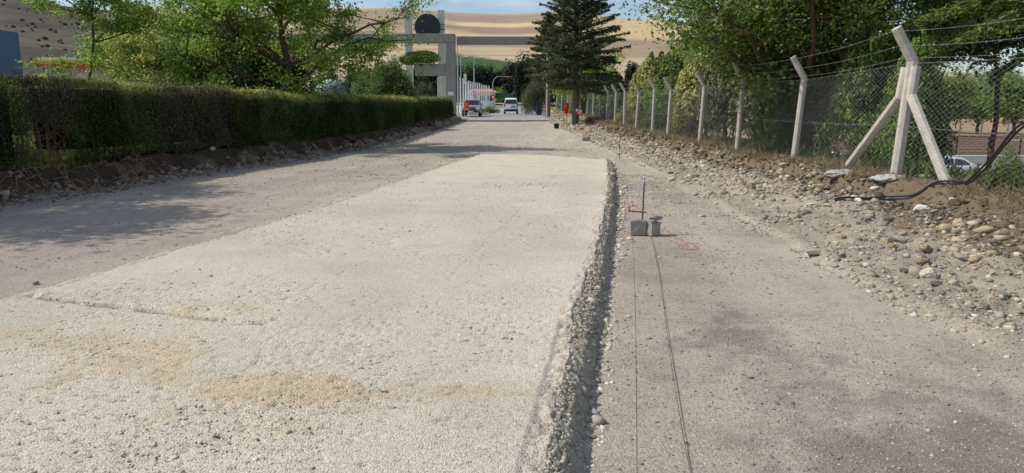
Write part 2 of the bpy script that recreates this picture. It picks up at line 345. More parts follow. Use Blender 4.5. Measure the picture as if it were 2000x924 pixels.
b_ = np.maximum(b_, r+.17)
Xs = l[:, None]+(r-l)[:, None]*uu[None]; Xr = r[:, None]+(b_-r)[:, None]*ss[None]; SX = np.concatenate([Xs, Xr], 1)
SY = np.repeat(yv[:, None], SX.shape[1], 1)+.03*fbm(SX, SX*0, 2, 2, 94)
U = np.concatenate([np.repeat(uu[None], len(yv), 0), 1+np.repeat(ss[None], len(yv), 0)], 1)
end = 1-sst(22.75, 23.15, SY+.25*fbm(SX, SX*0, 1.2, 3, 95)-.08*np.maximum(SX-.6, 0)**1.0+.0)
far_cut = np.interp(SX, [-1.1, 1.0, 1.8, 2.7], [23.0, 22.5, 21.6, 20.3]); end = 1-sst(-.12, .1, SY-far_cut+.05*fbm(SX, SY, 3, 3, 96))
topn = .008*fbm(SX, SY, .7, 3, 97)+.0016*fbm(SX, SY, 6, 3, 98)+.0022*fbm(SX, SY, 42, 3, 99, .7)
pits = -sst(.52, .57, fbm(SX, SY*2.0, 19, 3, 100, .6)+.4*fbm(SX, SY, 1.1, 2, 101)+.12*sst(5, 2.5, SY))*.011-sst(.55, .6, fbm(SX*1.2, SY*3.2, 8, 4, 110, .7)+.1*sst(6, 3, SY))*.018
slope = np.clip(1-(U-1), 0, 1); q_ = np.clip(U-1, 0, 1); prof = np.where(U > 1, 1-.25*sst(0, .55, q_)-.75*sst(.42, 1, q_), 1)
edgecr = np.exp(-((U-1.0)/.05)**2)*.02
rough = (.024*fbm(SX, SY, 11, 3, 102)+.024*fbm(SX, SY, 34, 2, 103))*np.where(U > .985, 1, 0)*sst(0, .2, 2-U)
lip = sst(0, .012, U)
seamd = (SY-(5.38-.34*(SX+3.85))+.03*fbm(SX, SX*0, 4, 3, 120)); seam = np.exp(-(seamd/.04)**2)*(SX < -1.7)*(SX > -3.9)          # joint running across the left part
ridge = np.exp(-((seamd-.05)/.05)**2)*(SX < -1.7)*(SX > -3.9)
seam2 = np.exp(-((SX-(.10+.165*SY))/.03)**2)*(SY < 5.3)*.0
SZ = .004+(H*prof*lip)*end+(topn+pits)*(U < 1.02)*end+rough*end+edgecr*end-.034*seam+.022*ridge*(1+fbm(SX, SY, 9, 2, 104))
rl = np.exp(-((U-.012)/.007)**2)*.022*np.clip(fbm(SX, SY, 7, 4, 105, .65)*2.2+.4, 0, 2); SZ += rl*end
step = (SX > (.02+.155*(SY-2.6)))*(SY < 4.72)*(U <= 1.0)*.014; SZ -= step
SZ = np.where(end < .02, -.02, SZ)
sc_ = np.ones(SX.shape+(3,))*np.array(srgb(200, 191, 172))
sc_ = lerp(sc_, srgb(184, 176, 159), sst(-.1, .5, fbm(SX, SY, .8, 4, 111))*.6)
sc_ = lerp(sc_, srgb(210, 200, 178), sst(12, 19, SY)*.6)
sc_ = lerp(sc_, srgb(120, 108, 88), np.exp(-(seamd/.022)**2)*(SX < -1.75)*(SX > -3.8)*sst(-.3, .2, fbm(SX, SY, 9, 3, 121))*.8)  # dirty joint, also darkened in colour for shade on its rough wall
og = np.exp(-((SX-.165*SY+1.55+.03*fbm(SX*0, SY, 1, 2, 122))/.02)**2)*(SY > 6)*(SY < 17); SZ -= .003*og; sc_ = lerp(sc_, srgb(166, 154, 132), og*.3*sst(-.2, .3, fbm(SX, SY, 2, 3, 125)))
och = np.zeros(SX.shape)
for (ox, oy, sx, sy, a) in [(-1.35, 3.55, .55, .2, 1), (-.75, 3.42, .5, .17, .85), (-2.3, 3.9, .7, .3, .75), (-2.95, 4.35, .8, .35, .75), (-.15, 3.45, .3, .16, .55), (-2.4, 5.0, .5, .3, .4), (-3.2, 3.6, .5, .4, .35), (-1.3, 3.05, .7, .2, .3)]:
    och += a*np.exp(-(((SX-ox)/sx)**2+((SY-oy)/sy)**2))
sc_ = lerp(sc_, srgb(190, 164, 124), sst(.25, 1.1, och+.9*fbm(SX, SY, 4, 5, 113)*(och > .12))*.5)
sc_ = lerp(sc_, srgb(176, 164, 142), sst(.45, .75, fbm(SX*.7, SY*2, 1.6, 4, 115))*.45)
sc_ = lerp(sc_, srgb(172, 162, 142), (U > 1).astype(float)*.8)
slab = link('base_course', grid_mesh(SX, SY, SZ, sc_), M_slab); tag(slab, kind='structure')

# ---------------------------------------------------------------- stones
ico = bmesh.new(); bmesh.ops.create_icosphere(ico, subdivisions=1, radius=1); IV = np.array([v.co[:] for v in ico.verts]); IF = np.array([[v.index for v in f.verts] for f in ico.faces]); ico.free()
rng = np.random.default_rng(7)
def stones(name, P, size, cols, label, cat, flat=.62, zoff=.2):
    n = len(P); q = rng.normal(size=(n, 4)); q /= np.linalg.norm(q, axis=1)[:, None]
    w_, x_, y_, z_ = q.T
    Rm = np.stack([1-2*(y_**2+z_**2), 2*(x_*y_-z_*w_), 2*(x_*z_+y_*w_), 2*(x_*y_+z_*w_), 1-2*(x_**2+z_**2), 2*(y_*z_-x_*w_), 2*(x_*z_-y_*w_), 2*(y_*z_+x_*w_), 1-2*(x_**2+y_**2)], -1).reshape(n, 3, 3)
    base = IV[None]*(1+rng.uniform(-.38, .38, (n, len(IV), 1)))*rng.uniform(.6, 1.15, (n, 1, 3))
    v = np.einsum('nij,nkj->nki', Rm, base); v[..., 2] *= flat
    v = v*size[:, None, None]+P[:, None]; v[..., 2] += (size*zoff)[:, None]
    Fc = (IF[None]+(np.arange(n)*len(IV))[:, None, None]).reshape(-1, 3)
    c = np.repeat(cols, len(IV), 0)
    return tag(link(name, mesh_np(v.reshape(-1, 3), Fc, c), M_stone), label, cat, kind='stuff')
def scol(n, a, b, jit=.12):
    t_ = rng.random(n)[:, None]; c = np.array(a)*(1-t_)+np.array(b)*t_; return c*(1+rng.normal(0, jit, (n, 1)))
def slab_h(x, y):   # rough height of the slab's top and right slope
    r0 = np.interp(y, RY, RX); b0 = np.interp(y, BY, BX); b0 = np.maximum(b0, r0+.13); tt = np.clip((x-r0)/(b0-r0), 0, 1)
    return H*(1-.25*sst(0, .55, tt)-.75*sst(.42, 1, tt))
# crumbled gravel on the right slope of the slab
n = 52000; yy = 1.8+20.2*rng.random(n)**2.0; s = rng.random(n)
r0 = np.interp(yy, RY, RX); b0 = np.maximum(np.interp(yy, BY, BX), r0+.13); s = -.16+s*1.3
xx = r0+(b0-r0)*s; zz = np.where(s < 1, slab_h(xx, yy), 0)
sz = np.exp(rng.normal(0, .45, n))*np.clip(.0056+.0007*yy, .005, .02); sz = np.where(s < 0, sz*.75, sz)
wl = rng.random(n) < .35; s = np.where(wl, rng.uniform(.45, 1.08, n), s); xx = r0+(b0-r0)*s; zz = np.where(s < 1, slab_h(xx, yy), 0)*1.0; ok = (yy < 20.5)

stones('slab_edge_gravel', np.stack([xx, yy, zz], -1)[ok], sz[ok], scol(ok.sum(), srgb(190, 181, 162), srgb(146, 137, 118)), 'pale crumbled gravel slumping down the right edge of the light base course', 'gravel')
n = 2600; yy = 1.8+19*rng.random(n)**1.5; xx = np.interp(yy, BY, BX)+np.abs(rng.normal(0, .05+.0035*yy, n))
stones('toe_gravel', np.stack([xx, yy, xx*0], -1), np.exp(rng.normal(0, .5, n))*np.clip(.006+.0006*yy, .006, .02), scol(n, srgb(214, 208, 194), srgb(160, 152, 136)), 'small whitish stones spilled on the dirt along the toe of the slab edge', 'gravel')
# loose grit over slab, lanes
n = 30000; yy = 2.1+12*rng.random(n)**2.1; xx = rng.uniform(0, 1, n)*(np.interp(yy, RY, RX)-np.interp(yy, LY, LX))+np.interp(yy, LY, LX)
stones('slab_grit', np.stack([xx, yy, xx*0+H], -1), np.exp(rng.normal(0, .45, n))*np.clip(.0034+.0005*yy, .003, .009), scol(n, srgb(204, 194, 174), srgb(164, 154, 134), .14), 'fine loose grit lying on the light base course', 'grit', zoff=-.1)
n = 46000; yy = 2.3+15*rng.random(n)**1.7; xx = np.interp(yy, BY, BX)+.1+rng.random(n)*(3.4-np.interp(yy, BY, BX))
dens = np.exp(-(((xx-2.15)/.9)**2+((yy-3.0)/1.2)**2))+.7*np.exp(-(((xx-1.7)/.6)**2+((yy-4.8)/.8)**2))+.42+.5*fbm(xx, yy, 1.3, 3, 161)
ok = rng.random(n) < dens; xx = xx[ok]; yy = yy[ok]; n = len(xx); mixc = rng.random((n, 1))
stones('road_grit', np.stack([xx, yy, height(xx, yy)], -1), np.exp(rng.normal(0, .5, n))*np.clip(.0026+.0004*yy, .002, .008), np.where(mixc < .4, scol(n, srgb(140, 133, 122), srgb(110, 104, 97)), scol(n, srgb(184, 172, 152), srgb(140, 128, 110))), 'grey and pale grit scattered over the dirt strip right of the slab', 'grit', zoff=0)
n = 16000; yy = 7+34*rng.random(n)**1.3; xx = rng.uniform(0, 1, n)*(np.interp(yy, LY, LX)-footL(yy))+footL(yy); ok = (yy < 23) | (rng.random(n) < .5)
xx = np.where(yy > 23, rng.uniform(-5.5, 3.8, n), xx)
stones('left_lane_grit', np.stack([xx, yy, height(xx, yy)], -1)[ok], (np.exp(rng.normal(0, .5, n))*np.clip(.0030+.0004*yy, .003, .014))[ok], scol(ok.sum(), srgb(178, 166, 148), srgb(112, 104, 94)), 'fine grit on the compacted grey lane between slab and hedge', 'grit', zoff=0)
# rubble on the right talus
n = 60000; yy = 3.2+80*rng.random(n)**2.3; t_ = rng.random(n); xr = footR(yy); xx = xr-.18+(fenceX(yy)-.55-xr+.18)*t_**.95
dens = .30+.70*sst(-.1, .4, fbm(xx, yy, 1.3, 3, 121))-.45*sst(.8, 1, t_)-.25*sst(.4, 0, t_); ok = rng.random(n) < dens; xx = xx[ok]; yy = yy[ok]; t_ = t_[ok]; n = len(xx)
sz = np.exp(rng.normal(0, .6, n))*(.0060+.0009*yy)*(1+.5*sst(.3, .7, t_)); sz = np.clip(sz, .003, .08)
mixc = rng.random((n, 1)); cc = np.where(mixc < .62, scol(n, srgb(178, 165, 143), srgb(150, 138, 118)), np.where(mixc < .9, scol(n, srgb(150, 144, 134), srgb(118, 112, 104)), scol(n, srgb(206, 198, 182), srgb(180, 168, 148))))
stones('bank_rubble', np.stack([xx, yy, height(xx, yy)], -1), sz, cc, 'dusty mixed rubble and gravel covering the bank below the mesh fence', 'rubble', flat=.7, zoff=.05)
# crumbs of soil on the cut and shoulder
n = 14000; yy = 6+50*rng.random(n)**1.9; xx = fenceX(yy)-.85+rng.normal(0, .22, n)-.3*sst(11, 8.5, yy)*rng.random(n)
stones('soil_clods', np.stack([xx, yy, height(xx, yy)], -1), np.exp(rng.normal(0, .5, n))*(.012+.0009*yy), scol(n, srgb(124, 110, 92), srgb(92, 80, 66)), 'brown soil clods crumbling along the cut below the mesh fence', 'soil', flat=.8, zoff=.0)
# rubble at the hedge foot
n = 9000; yy = 10.5+55*rng.random(n)**1.6; dd = rng.normal(.12, .30, n); xx = footL(yy)-dd
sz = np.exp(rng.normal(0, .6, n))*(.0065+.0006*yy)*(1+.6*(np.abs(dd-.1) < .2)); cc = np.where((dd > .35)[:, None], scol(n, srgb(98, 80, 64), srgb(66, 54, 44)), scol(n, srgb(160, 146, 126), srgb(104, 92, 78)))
stones('hedge_foot_rubble', np.stack([xx, yy, height(xx, yy)], -1), sz, cc, 'loose stones and dark soil crumbs along the foot of the hedge bank', 'rubble', flat=.75, zoff=.05)
n = 1500; yy = 30+14*rng.random(n); xx = footL(yy)+.12+np.abs(rng.normal(0, .14, n))
stones('pale_spill', np.stack([xx, yy, height(xx, yy)], -1), np.exp(rng.normal(0, .4, n))*.028, scol(n, srgb(216, 208, 190), srgb(186, 178, 160)), 'line of pale gravel spilled beside the dark hedge bank', 'gravel', flat=.6)
# individual stones
def rock_mesh(seed, sub=3, ang=.0, flat=.62, rough=.10):
    bm = bmesh.new(); bmesh.ops.create_icosphere(bm, subdivisions=sub, radius=1); rr = random.Random(seed)
    ax = [Vector((rr.gauss(0, 1), rr.gauss(0, 1), rr.gauss(0, 1))).normalized() for _ in range(9)]; dd = [rr.uniform(.62, .98) for _ in ax]
    from mathutils import noise as mn
    off = Vector((seed*3.1, seed*1.7, 0)); el = (rr.uniform(.85, 1.25), rr.uniform(.65, .95))
    for v in bm.verts:
        p = v.co.copy()
        for a, d_ in zip(ax, dd):
            h_ = p.dot(a); d_ = d_-ang*.35
            if h_ > d_: p -= a*(h_-d_)*min(1, .55+ang)
        p *= 1+rough*mn.noise(p*1.6+off)+rough*.5*mn.noise(p*4+off)
        v.co = Vector((p.x*el[0], p.y*el[1], p.z*flat))
    me = bpy.data.meshes.new('rock'); bm.to_mesh(me); bm.free(); me.polygons.foreach_set('use_smooth', [ang < .08]*len(me.polygons)); return me
def rock_mat(name, c, **k): return mat(name, srgb(*c), rough=.92, var=.2, scale=5, bump=.03, bscale=7, spec=.12, **k)
RM = [rock_mat('rock_tan', (190, 172, 140)), rock_mat('rock_grey', (160, 153, 140)), rock_mat('rock_brown', (168, 148, 120)), rock_mat('rock_pale', (200, 189, 168)), rock_mat('rock_dark', (126, 118, 108))]
RK = []
for i in range(10):
    for j, m in enumerate(RM[:4]) if i < 3 else [(i % 5, RM[i % 5])]:
        me = rock_mesh(i+1, 2 if i % 2 else 3, [.45, .1, .4, .5][i % 4], [.5, .65, .75][i % 3], .14); me.materials.append(m); RK.append(me)
def put_rock(me, x, y, s_, label, group=None, cat='stone', name='stone', sink=.18, z=None, rot=None, sc3=None):
    o = bpy.data.objects.new(name, me); C.objects.link(o)
    zz_ = float(height(x, y)) if z is None else z
    o.location = (x, y, zz_+s_*(.62-sink*1.6)*.8); o.rotation_euler = rot or (random.uniform(-.3, .3), random.uniform(-.3, .3), random.uniform(0, 6.28)); o.scale = sc3 or (s_, s_, s_)
    return tag(o, label, cat, group)
random.seed(4)
cand = []
while len(cand) < 275:
    y = 5.0+33*random.random()**2.0; xr = float(footR(y)); fx = float(fenceX(y)); t_ = min(.93, max(0.03, random.gauss(.58, .2)))
    x = xr+(fx-.9-xr)*t_
    if (fbm(x, y, .9, 2, 131) < -.25) or any((x-a)**2+(y-b)**2 < (c+.05)**2*2.2 for a, b, c in cand): continue
    s_ = min(.12, max(.022, random.lognormvariate(-3.2, .42)*(1+.012*y))); cand.append((x, y, s_))
for (x, y, s_) in cand:
    put_rock(random.choice(RK), x, y, s_, 'dusty stone lying loose on the rubble bank below the fence', 'stones scattered on the rubble bank', sink=random.uniform(.2, .42))
def rockG(px, py, zg, w_px, me, label, cat='stone', **k):
    """a stone whose middle stands at the photo's pixel on ground of height zg, w_px wide"""
    p = at(px, py, 1); d = p-Vector((0, 0, EYE)); tt = (zg-EYE)/d.z; y = d.y*tt; x = d.x*tt
    return put_rock(me, x, y, w_px*y/F/2/1.05, label, cat=cat, **k)
def own(seed, m, ang=0., flat=.62, rough=.1): me = rock_mesh(seed, 3, ang, flat, rough); me.materials.append(m); return me
rockG(1797, 421, .22, 26, own(40, rock_mat('chalk', (232, 226, 212)), .1, .7), 'bright white chalky stone just below the black cable')
rockG(1849, 458, .2, 40, own(41, RM[0], 0, .55, .04), 'largest smooth tan boulder on the rubble bank, right of the white chalky stone', cat='boulder')
rockG(1742, 447, .2, 30, own(42, RM[1], .2), 'squarish grey-tan stone left of the smooth tan boulder', cat='boulder')
rockG(1920, 468, .2, 32, own(43, RM[0], 0, .55, .05), 'rounded tan cobble next right of the smooth tan boulder', cat='boulder')
rockG(1824, 492, .18, 22, own(44, RM[1], 0, .6, .05), 'grey rounded cobble just below the smooth tan boulder')
rockG(1902, 505, .16, 26, own(45, RM[0], 0, .5, .05), 'flat oval tan stone below the rounded tan cobble')
rockG(1797, 505, .15, 26, own(46, RM[2], 0, .6, .05), 'pinkish brown oval stone right of the red scrap')
rockG(1828, 550, .1, 26, own(47, RM[4], .3), 'dark angular stone with a shaded side low on the bank')
rockG(1590, 482, .12, 32, own(48, RM[4], .45, .5), 'jagged slate grey lump of old asphalt on the bank', cat='rubble lump')
rockG(1645, 489, .12, 22, own(49, RM[1], .3), 'grey angular stone beside the slate grey asphalt lump')
rockG(1630, 506, .1, 24, own(50, RM[3], .1), 'pale grey stone below the grey angular stone')
rockG(1370, 416, .04, 15, own(51, RM[3], .1, .5), 'flat pale stone standing near the scrap of blue plastic')
rockG(1312, 341, .12, 16, own(52, RM[3], .2), 'pale block of stone highest in the pile behind the stake')
rockG(1510, 395, .25, 22, own(53, RM[1], .4), 'angular grey stone at the far end of the thin pale hose')
rockG(1955, 565, .12, 28, own(54, RM[1], .2), 'grey-brown boulder near the right edge of the picture', cat='boulder')
rockG(70, 553, 0, 17, own(55, RM[3], 0, .6, .05), 'single pale stone on the grey lane just left of the slab edge', sink=.05)
rockG(428, 474, .15, 20, own(56, RM[2], .4), 'brown crumbly clod on the left rim of the slab', cat='clod', sink=.05)
rockG(397, 523, .16, 12, own(57, RM[4], .2), 'small dark stone lying on the slab below the crumbly clod', sink=.02)
rockG(794, 614, .16, 14, own(58, RM[2], .3), 'small brown stone alone in the middle of the slab', sink=.05)
rockG(6, 383, .0, 22, own(59, RM[1], 0, .8), 'large round stone at the hedge foot by the left edge of the picture', cat='boulder')
rockG(25, 386, .0, 14, own(60, RM[2], 0, .8), 'round brown cobble second from the left at the hedge foot')
rockG(40, 386, .0, 13, own(61, RM[1], 0, .8), 'round cobble third from the left at the hedge foot')
rockG(418, 327, .02, 12, own(62, RM[3], 0, .8), 'pale rounded stone at the hedge foot below the brown hedge end')
rockG(448, 326, .02, 13, own(63, RM[3], .4, .6), 'pale broken stone to the right of the rounded one at the hedge foot')
for (px, py, w_, dz) in [(1160, 583+103, 16, 0), (1172, 680, 15, 0), (1173, 680, 6, 0), (1146, 797, 14, 0), (1158, 857, 16, 0), (1150, 800, 13, 0), (1142, 770, 18, 0), (1176, 676, 13, 0), (1186, 560, 12, 0), (1184, 585, 11, 0), (1172, 770, 12, 0), (1181, 640, 10, 0), (1160, 745, 13, 0), (1152, 760, 16, 0), (1196, 500, 9, 0), (1200, 455, 9, 0), (1202, 420, 8, 0), (1205, 388, 7, 0), (1200, 480, 9, 0), (1190, 520, 10, 0), (1168, 705, 12, 0), (1146, 830, 12, 0)]:
    rockG(px, py, 0, w_, random.choice([own(70, RM[3], .2, .7), own(71, mat('rock_pale'), .0, .7)]) if 0 else RK[random.choice([3, 7, 11])], 'whitish stone lying on the dirt along the toe of the slab edge')['group'] = 'whitish stones along the slab edge'
# broken concrete footings in the cut
def footing(px, py, Y, wpx, label, stem, seed):
    p = at(px, py, Y); p.x += .10; p.z = float(height(fenceX(p.y)-.3, p.y))-.015; e_ = empty('concrete_footing', p, label=label, cat='footing')
    w_ = wpx*Y/F; me = rock_mesh(seed, 4, .35, .38, .3); o = link('cap', me, mat('footing_grey', srgb(186, 181, 170), rough=.95, var=.22, scale=8, bump=.03, bscale=14), e_); o.scale = (w_/2, w_/2*.8, w_/2*.9)
    if stem:
        me = rock_mesh(seed+1, 4, .3, 1.1, .25); o = link('stem', me, mat('footing_tan', srgb(186, 172, 148), rough=.95, var=.25, scale=10, bump=.03, bscale=18), e_); o.scale = (w_*.6, w_*.5, .16); o.location = (.02, .12, -.13)
footing(1722, 366, 11.3, 74, 'flat concrete cap on a crumbling stem directly below the braced post', True, 81)
footing(1625, 353, 12.5, 60, 'thin slab of broken concrete poking out of the cut left of the braced post', False, 83)
footing(1532, 333, 15.0, 40, 'cracked concrete lump below the tall leaning post left of the braces', True, 85)
footing(1796, 352, 11.4, 28, 'small grey concrete lump right of the braced post', False, 87)
footing(1900, 392, 9.9, 28, 'thin white concrete flake under the black cable at right', False, 89)

# ---------------------------------------------------------------- foliage helpers
def leaf_mesh(P, size, nrm, cols, asp=.55, up=None):
    """rhombic leaves at P; nrm = leaf normals; up = direction of the long axis"""
    n = len(P); nrm = nrm/np.maximum(np.linalg.norm(nrm, axis=1)[:, None], 1e-6)
    if up is None: up = rng.normal(size=(n, 3))
    up = up-nrm*np.sum(up*nrm, 1)[:, None]; up /= np.maximum(np.linalg.norm(up, axis=1)[:, None], 1e-6)
    sd_ = np.cross(nrm, up); s = size[:, None]
    fold = nrm*s*.12
    V = np.stack([P-up*s*.5, P+sd_*s*asp*.5-up*s*.08+fold, P+up*s*.5, P-sd_*s*asp*.5-up*s*.08+fold], 1).reshape(-1, 3)
    i = np.arange(n)*4; Fc = np.stack([i, i+1, i+2, i+3], -1)
    return mesh_np(V, Fc, np.repeat(cols, 4, 0))
def lcol(n, base, hi, jit=.22):
    t_ = rng.random(n)[:, None]**1.5; return (np.array(base)*(1-t_)+np.array(hi)*t_)*(1+np.clip(rng.normal(0, jit, (n, 1)), -.6, .8))
GREENS = {'scrub': ((.20, .19, .12), (.28, .26, .17)), 'belt': ((.026, .040, .024), (.05, .07, .04)), 'fresh': ((.14, .21, .035), (.27, .36, .07)), 'mid': ((.09, .145, .034), (.19, .25, .06)), 'dark': ((.038, .066, .024), (.075, .115, .035)),
          'yellow': ((.22, .245, .06), (.42, .41, .15)), 'olive': ((.10, .115, .055), (.18, .19, .10)), 'spruce': ((.085, .115, .055), (.19, .215, .11)), 'purple': ((.09, .03, .04), (.16, .06, .07)), 'blue': ((.075, .10, .07), (.13, .155, .11))}
def limb(mb, a, b, r0, r1, rr, bend=.12, n=6):
    a = Vector(a); b = Vector(b); L_ = (b-a).length; off = Vector((rr.gauss(0, 1), rr.gauss(0, 1), rr.gauss(0, .6)))*L_*bend
    pts = []; rad = []
    for i in range(n+1):
        t_ = i/n; p = a.lerp(b, t_)+off*math.sin(math.pi*t_)+Vector((rr.gauss(0, 1), rr.gauss(0, 1), rr.gauss(0, 1)))*L_*.012*(0 < i < n)
        p.z += L_*.06*math.sin(math.pi*t_*.9); pts.append(p); rad.append(r0+(r1-r0)*t_)
    mb.tube(pts, rad, 7 if r0 > .04 else 5, cap=True); return pts
def broadleaf(x, y, z0, H_, cz, rx, ry, rz, trunk_r, fork, nl, ls, green, label, seed, limbs=9, clump=.42, name='broadleaf_tree', lean=(0, 0), bark=None, asp=.6, cat='tree', sub=5, group=None, low=0.0):
    rr = random.Random(seed); e_ = empty(name, (x, y, z0), label=label, cat=cat, group=group)
    tb = MB(); c = Vector((lean[0], lean[1], cz)); top = Vector((lean[0]*.3, lean[1]*.3, fork))
    pts = limb(tb, (0, 0, -.3), top, trunk_r*1.15, trunk_r*.8, rr, .02)
    ends = []
    lead = limb(tb, top, c+Vector((0, 0, rz*.75)), trunk_r*.75, trunk_r*.12, rr, .06, 8); ends += [lead[-1], lead[-2], lead[-3]]
    for i in range(limbs):
        a = 2*math.pi*(i+rr.random()*.7)/limbs*1.618*1.0; el = rr.uniform(-.55-low, .95); ca = math.sqrt(max(0, 1-el*el))
        q = c+Vector((math.cos(a)*rx*ca, math.sin(a)*ry*ca, el*rz))*rr.uniform(.72, .97)
        k_ = min(len(lead)-3, int(max(0, (q.z-top.z)/(rz+.01))*3)); st_ = lead[k_] if el > -.2 else top.lerp(Vector(pts[-3]), rr.random()*.8)
        lp = limb(tb, st_, q, trunk_r*rr.uniform(.34, .5), trunk_r*.09, rr, .1, 7)
        ends.append(lp[-1])
        for j in range(sub):
            s0 = lp[rr.randint(2, 6)]; v = Vector((rr.gauss(0, 1), rr.gauss(0, 1), rr.gauss(.1, .7))).normalized()*rr.uniform(.25, .6)*min(rx, rz)
            q2 = s0+v; d_ = q2-c; k2 = math.sqrt((d_.x/rx)**2+(d_.y/ry)**2+(d_.z/rz)**2)
            if k2 > 1.02: q2 = c+d_/k2
            lp2 = limb(tb, s0, q2, trunk_r*.15, trunk_r*.04, rr, .12, 5); ends += [lp2[-1], lp2[-2], lp2[3]]
            for m_ in range(2):
                v = Vector((rr.gauss(0, 1), rr.gauss(0, 1), rr.gauss(.1, .8))).normalized()*rr.uniform(.3, .8)*clump*1.6
                lp3 = limb(tb, lp2[rr.randint(2, 4)], lp2[-1]+v, trunk_r*.05+.004, .006, rr, .1, 3); ends.append(lp3[-1])
    tb.build('trunk', bark or M_bark, e_, smooth=True)
    En = np.array([tuple(p) for p in ends]); r_ = np.random.default_rng(seed)
    wgt = r_.uniform(.2, 1, len(En))**1.3; idx = r_.choice(len(En), nl, p=wgt/wgt.sum())
    P = En[idx]+r_.normal(0, 1, (nl, 3))*np.array([clump, clump, clump*.62])*r_.uniform(.35, 1, (nl, 1))
    nrm = r_.normal(0, .75, (nl, 3))+np.array([-.25, -.1, .85]); g = GREENS[green]
    brt = r_.uniform(.78, 1.22, len(En))[idx][:, None]; cols = lcol(nl, *g)*brt*1.45
    link('crown', leaf_mesh(P, ls*r_.uniform(.6, 1.3, nl), nrm, cols, asp), M_leaf, e_)
    return e_
def column_tree(x, y, z0, H_, rad, nl, ls, green, label, seed, name='cypress', group=None, spiky=1.0, base=.1, trunk=True):
    e_ = empty(name, (x, y, z0), label=label, cat='tree', group=group); r_ = np.random.default_rng(seed); rr = random.Random(seed)
    nt_ = 46; ta = r_.uniform(0, 2*np.pi, nt_); tz = r_.uniform(base, .82, nt_)**.9; 
    def prof_(t): return np.clip(np.sin(np.clip(t*.9+.12, 0, 1)*np.pi)**.55, .12, 1)*(1-.25*t)
    idx = r_.integers(0, nt_, nl); v = r_.random(nl)**.7*spiky*.22*H_
    ang = ta[idx]+r_.normal(0, .22, nl); t0 = tz[idx]; tt = t0+v/H_
    rr_ = rad*prof_(np.clip(tt, 0, 1))*r_.uniform(.45, 1.05, nl)*(.8+.4*r_.random(nt_)[idx])
    P = np.stack([np.cos(ang)*rr_, np.sin(ang)*rr_, tt*H_+r_.normal(0, .05, nl)], -1)
    P[:, :2] *= (1-sst(.9, 1.1, tt)*.35)[:, None]; P[:, 2] = np.minimum(P[:, 2], H_*(.93+.14*r_.random(nl)))
    out = np.stack([np.cos(ang), np.sin(ang), np.full(nl, .5)], -1)+r_.normal(0, .6, (nl, 3)); up = np.stack([np.cos(ang)*.35, np.sin(ang)*.35, np.ones(nl)], -1)+r_.normal(0, .3, (nl, 3))
    brt = r_.uniform(.7, 1.25, nt_)[idx][:, None]
    tb = MB(); limb(tb, (0, 0, -.2), (0, 0, H_*.9), .09, .02, rr, .01)
    for k in range(14):
        a = rr.uniform(0, 6.28); h_ = rr.uniform(.1, .7)*H_; tb.tube([(0, 0, h_), (math.cos(a)*rad*.5, math.sin(a)*rad*.5, h_+.5), (math.cos(a)*rad*.7, math.sin(a)*rad*.7, h_+1.0)], [.03, .02, .008], 5)
    tb.build('trunk', M_bark, e_)
    link('crown', leaf_mesh(P, ls*r_.uniform(.6, 1.4, nl), out, lcol(nl, *GREENS[green])*brt*1.2, .42, up), M_needle, e_)
    return e_
def spruce(x, y, z0, H_, rb, trunk_r, clear, label, seed, green='spruce', nb=130, per=230, droop=.25, name='conifer', lw=.02, nl_s=.3, hi=None):
    e_ = empty(name, (x, y, z0), label=label, cat='tree'); rr = random.Random(seed); r_ = np.random.default_rng(seed)
    tb = MB(); tb.tube([(0, 0, -.3), (.03, 0, H_*.3), (-.03, .02, H_*.6), (0, 0, H_)], [trunk_r*1.1, trunk_r*.9, trunk_r*.55, .02], 9)
    Pn = []; Un = []; Nn = []; Cn = []
    for k in range(nb):
        t_ = (k+rr.random())/nb; z = clear+(H_-clear)*t_**.95; a = k*2.39996+rr.gauss(0, .25)
        pr = (1-t_)**.72*min(1, .62+t_*4); L_ = rb*pr*rr.uniform(.68, 1.12)+.15
        d_ = Vector((math.cos(a), math.sin(a), 0)); up0 = rr.uniform(.12, .42)+.45*t_; pts = []
        for i in range(7):
            s = i/6; pts.append(Vector((0, 0, z))+d_*L_*s+Vector((0, 0, L_*(up0*s-droop*s*s*1.3*(1-t_*.6)))))
        tb.tube(pts, [trunk_r*.2*(1-.8*i/6)*(1-.5*t_)+.004 for i in range(7)], 4)
        n = int(per*(.25+pr)); s = r_.uniform(.12, 1.04, n)**.8; pa = np.array([tuple(p) for p in pts]); si = np.clip(s*6, 0, 5.999); i0 = si.astype(int); fr = (si-i0)[:, None]
        base = pa[i0]*(1-fr)+pa[np.minimum(i0+1, 6)]*fr; side = np.array((-d_.y, d_.x, 0)); wd = L_*.26*np.sin(np.clip(s*1.05+.08, 0, 1)*np.pi)**.7
        lat = r_.uniform(-1, 1, n)*wd; base = base+side*lat[:, None]; base[:, 2] += -np.abs(lat)*.28+r_.normal(0, .05, n)
        u = np.array(d_)*.9+side*np.sign(lat)[:, None]*.75; u = u+r_.normal(0, .25, (n, 3)); u[:, 2] += -.12+.2*(s > .85)
        Pn.append(base); Un.append(u); Nn.append(r_.normal(0, .5, (n, 3))+np.array([0, 0, 1])); Cn.append(lcol(n, *GREENS[green], .2)*rr.uniform(.75, 1.3))
    tb.build('trunk', M_barkl, e_, smooth=True)
    P = np.concatenate(Pn); n = len(P)
    link('crown', leaf_mesh(P, nl_s*r_.uniform(.6, 1.3, n), np.concatenate(Nn), np.concatenate(Cn), .27, np.concatenate(Un)), M_needle, e_)
    return e_
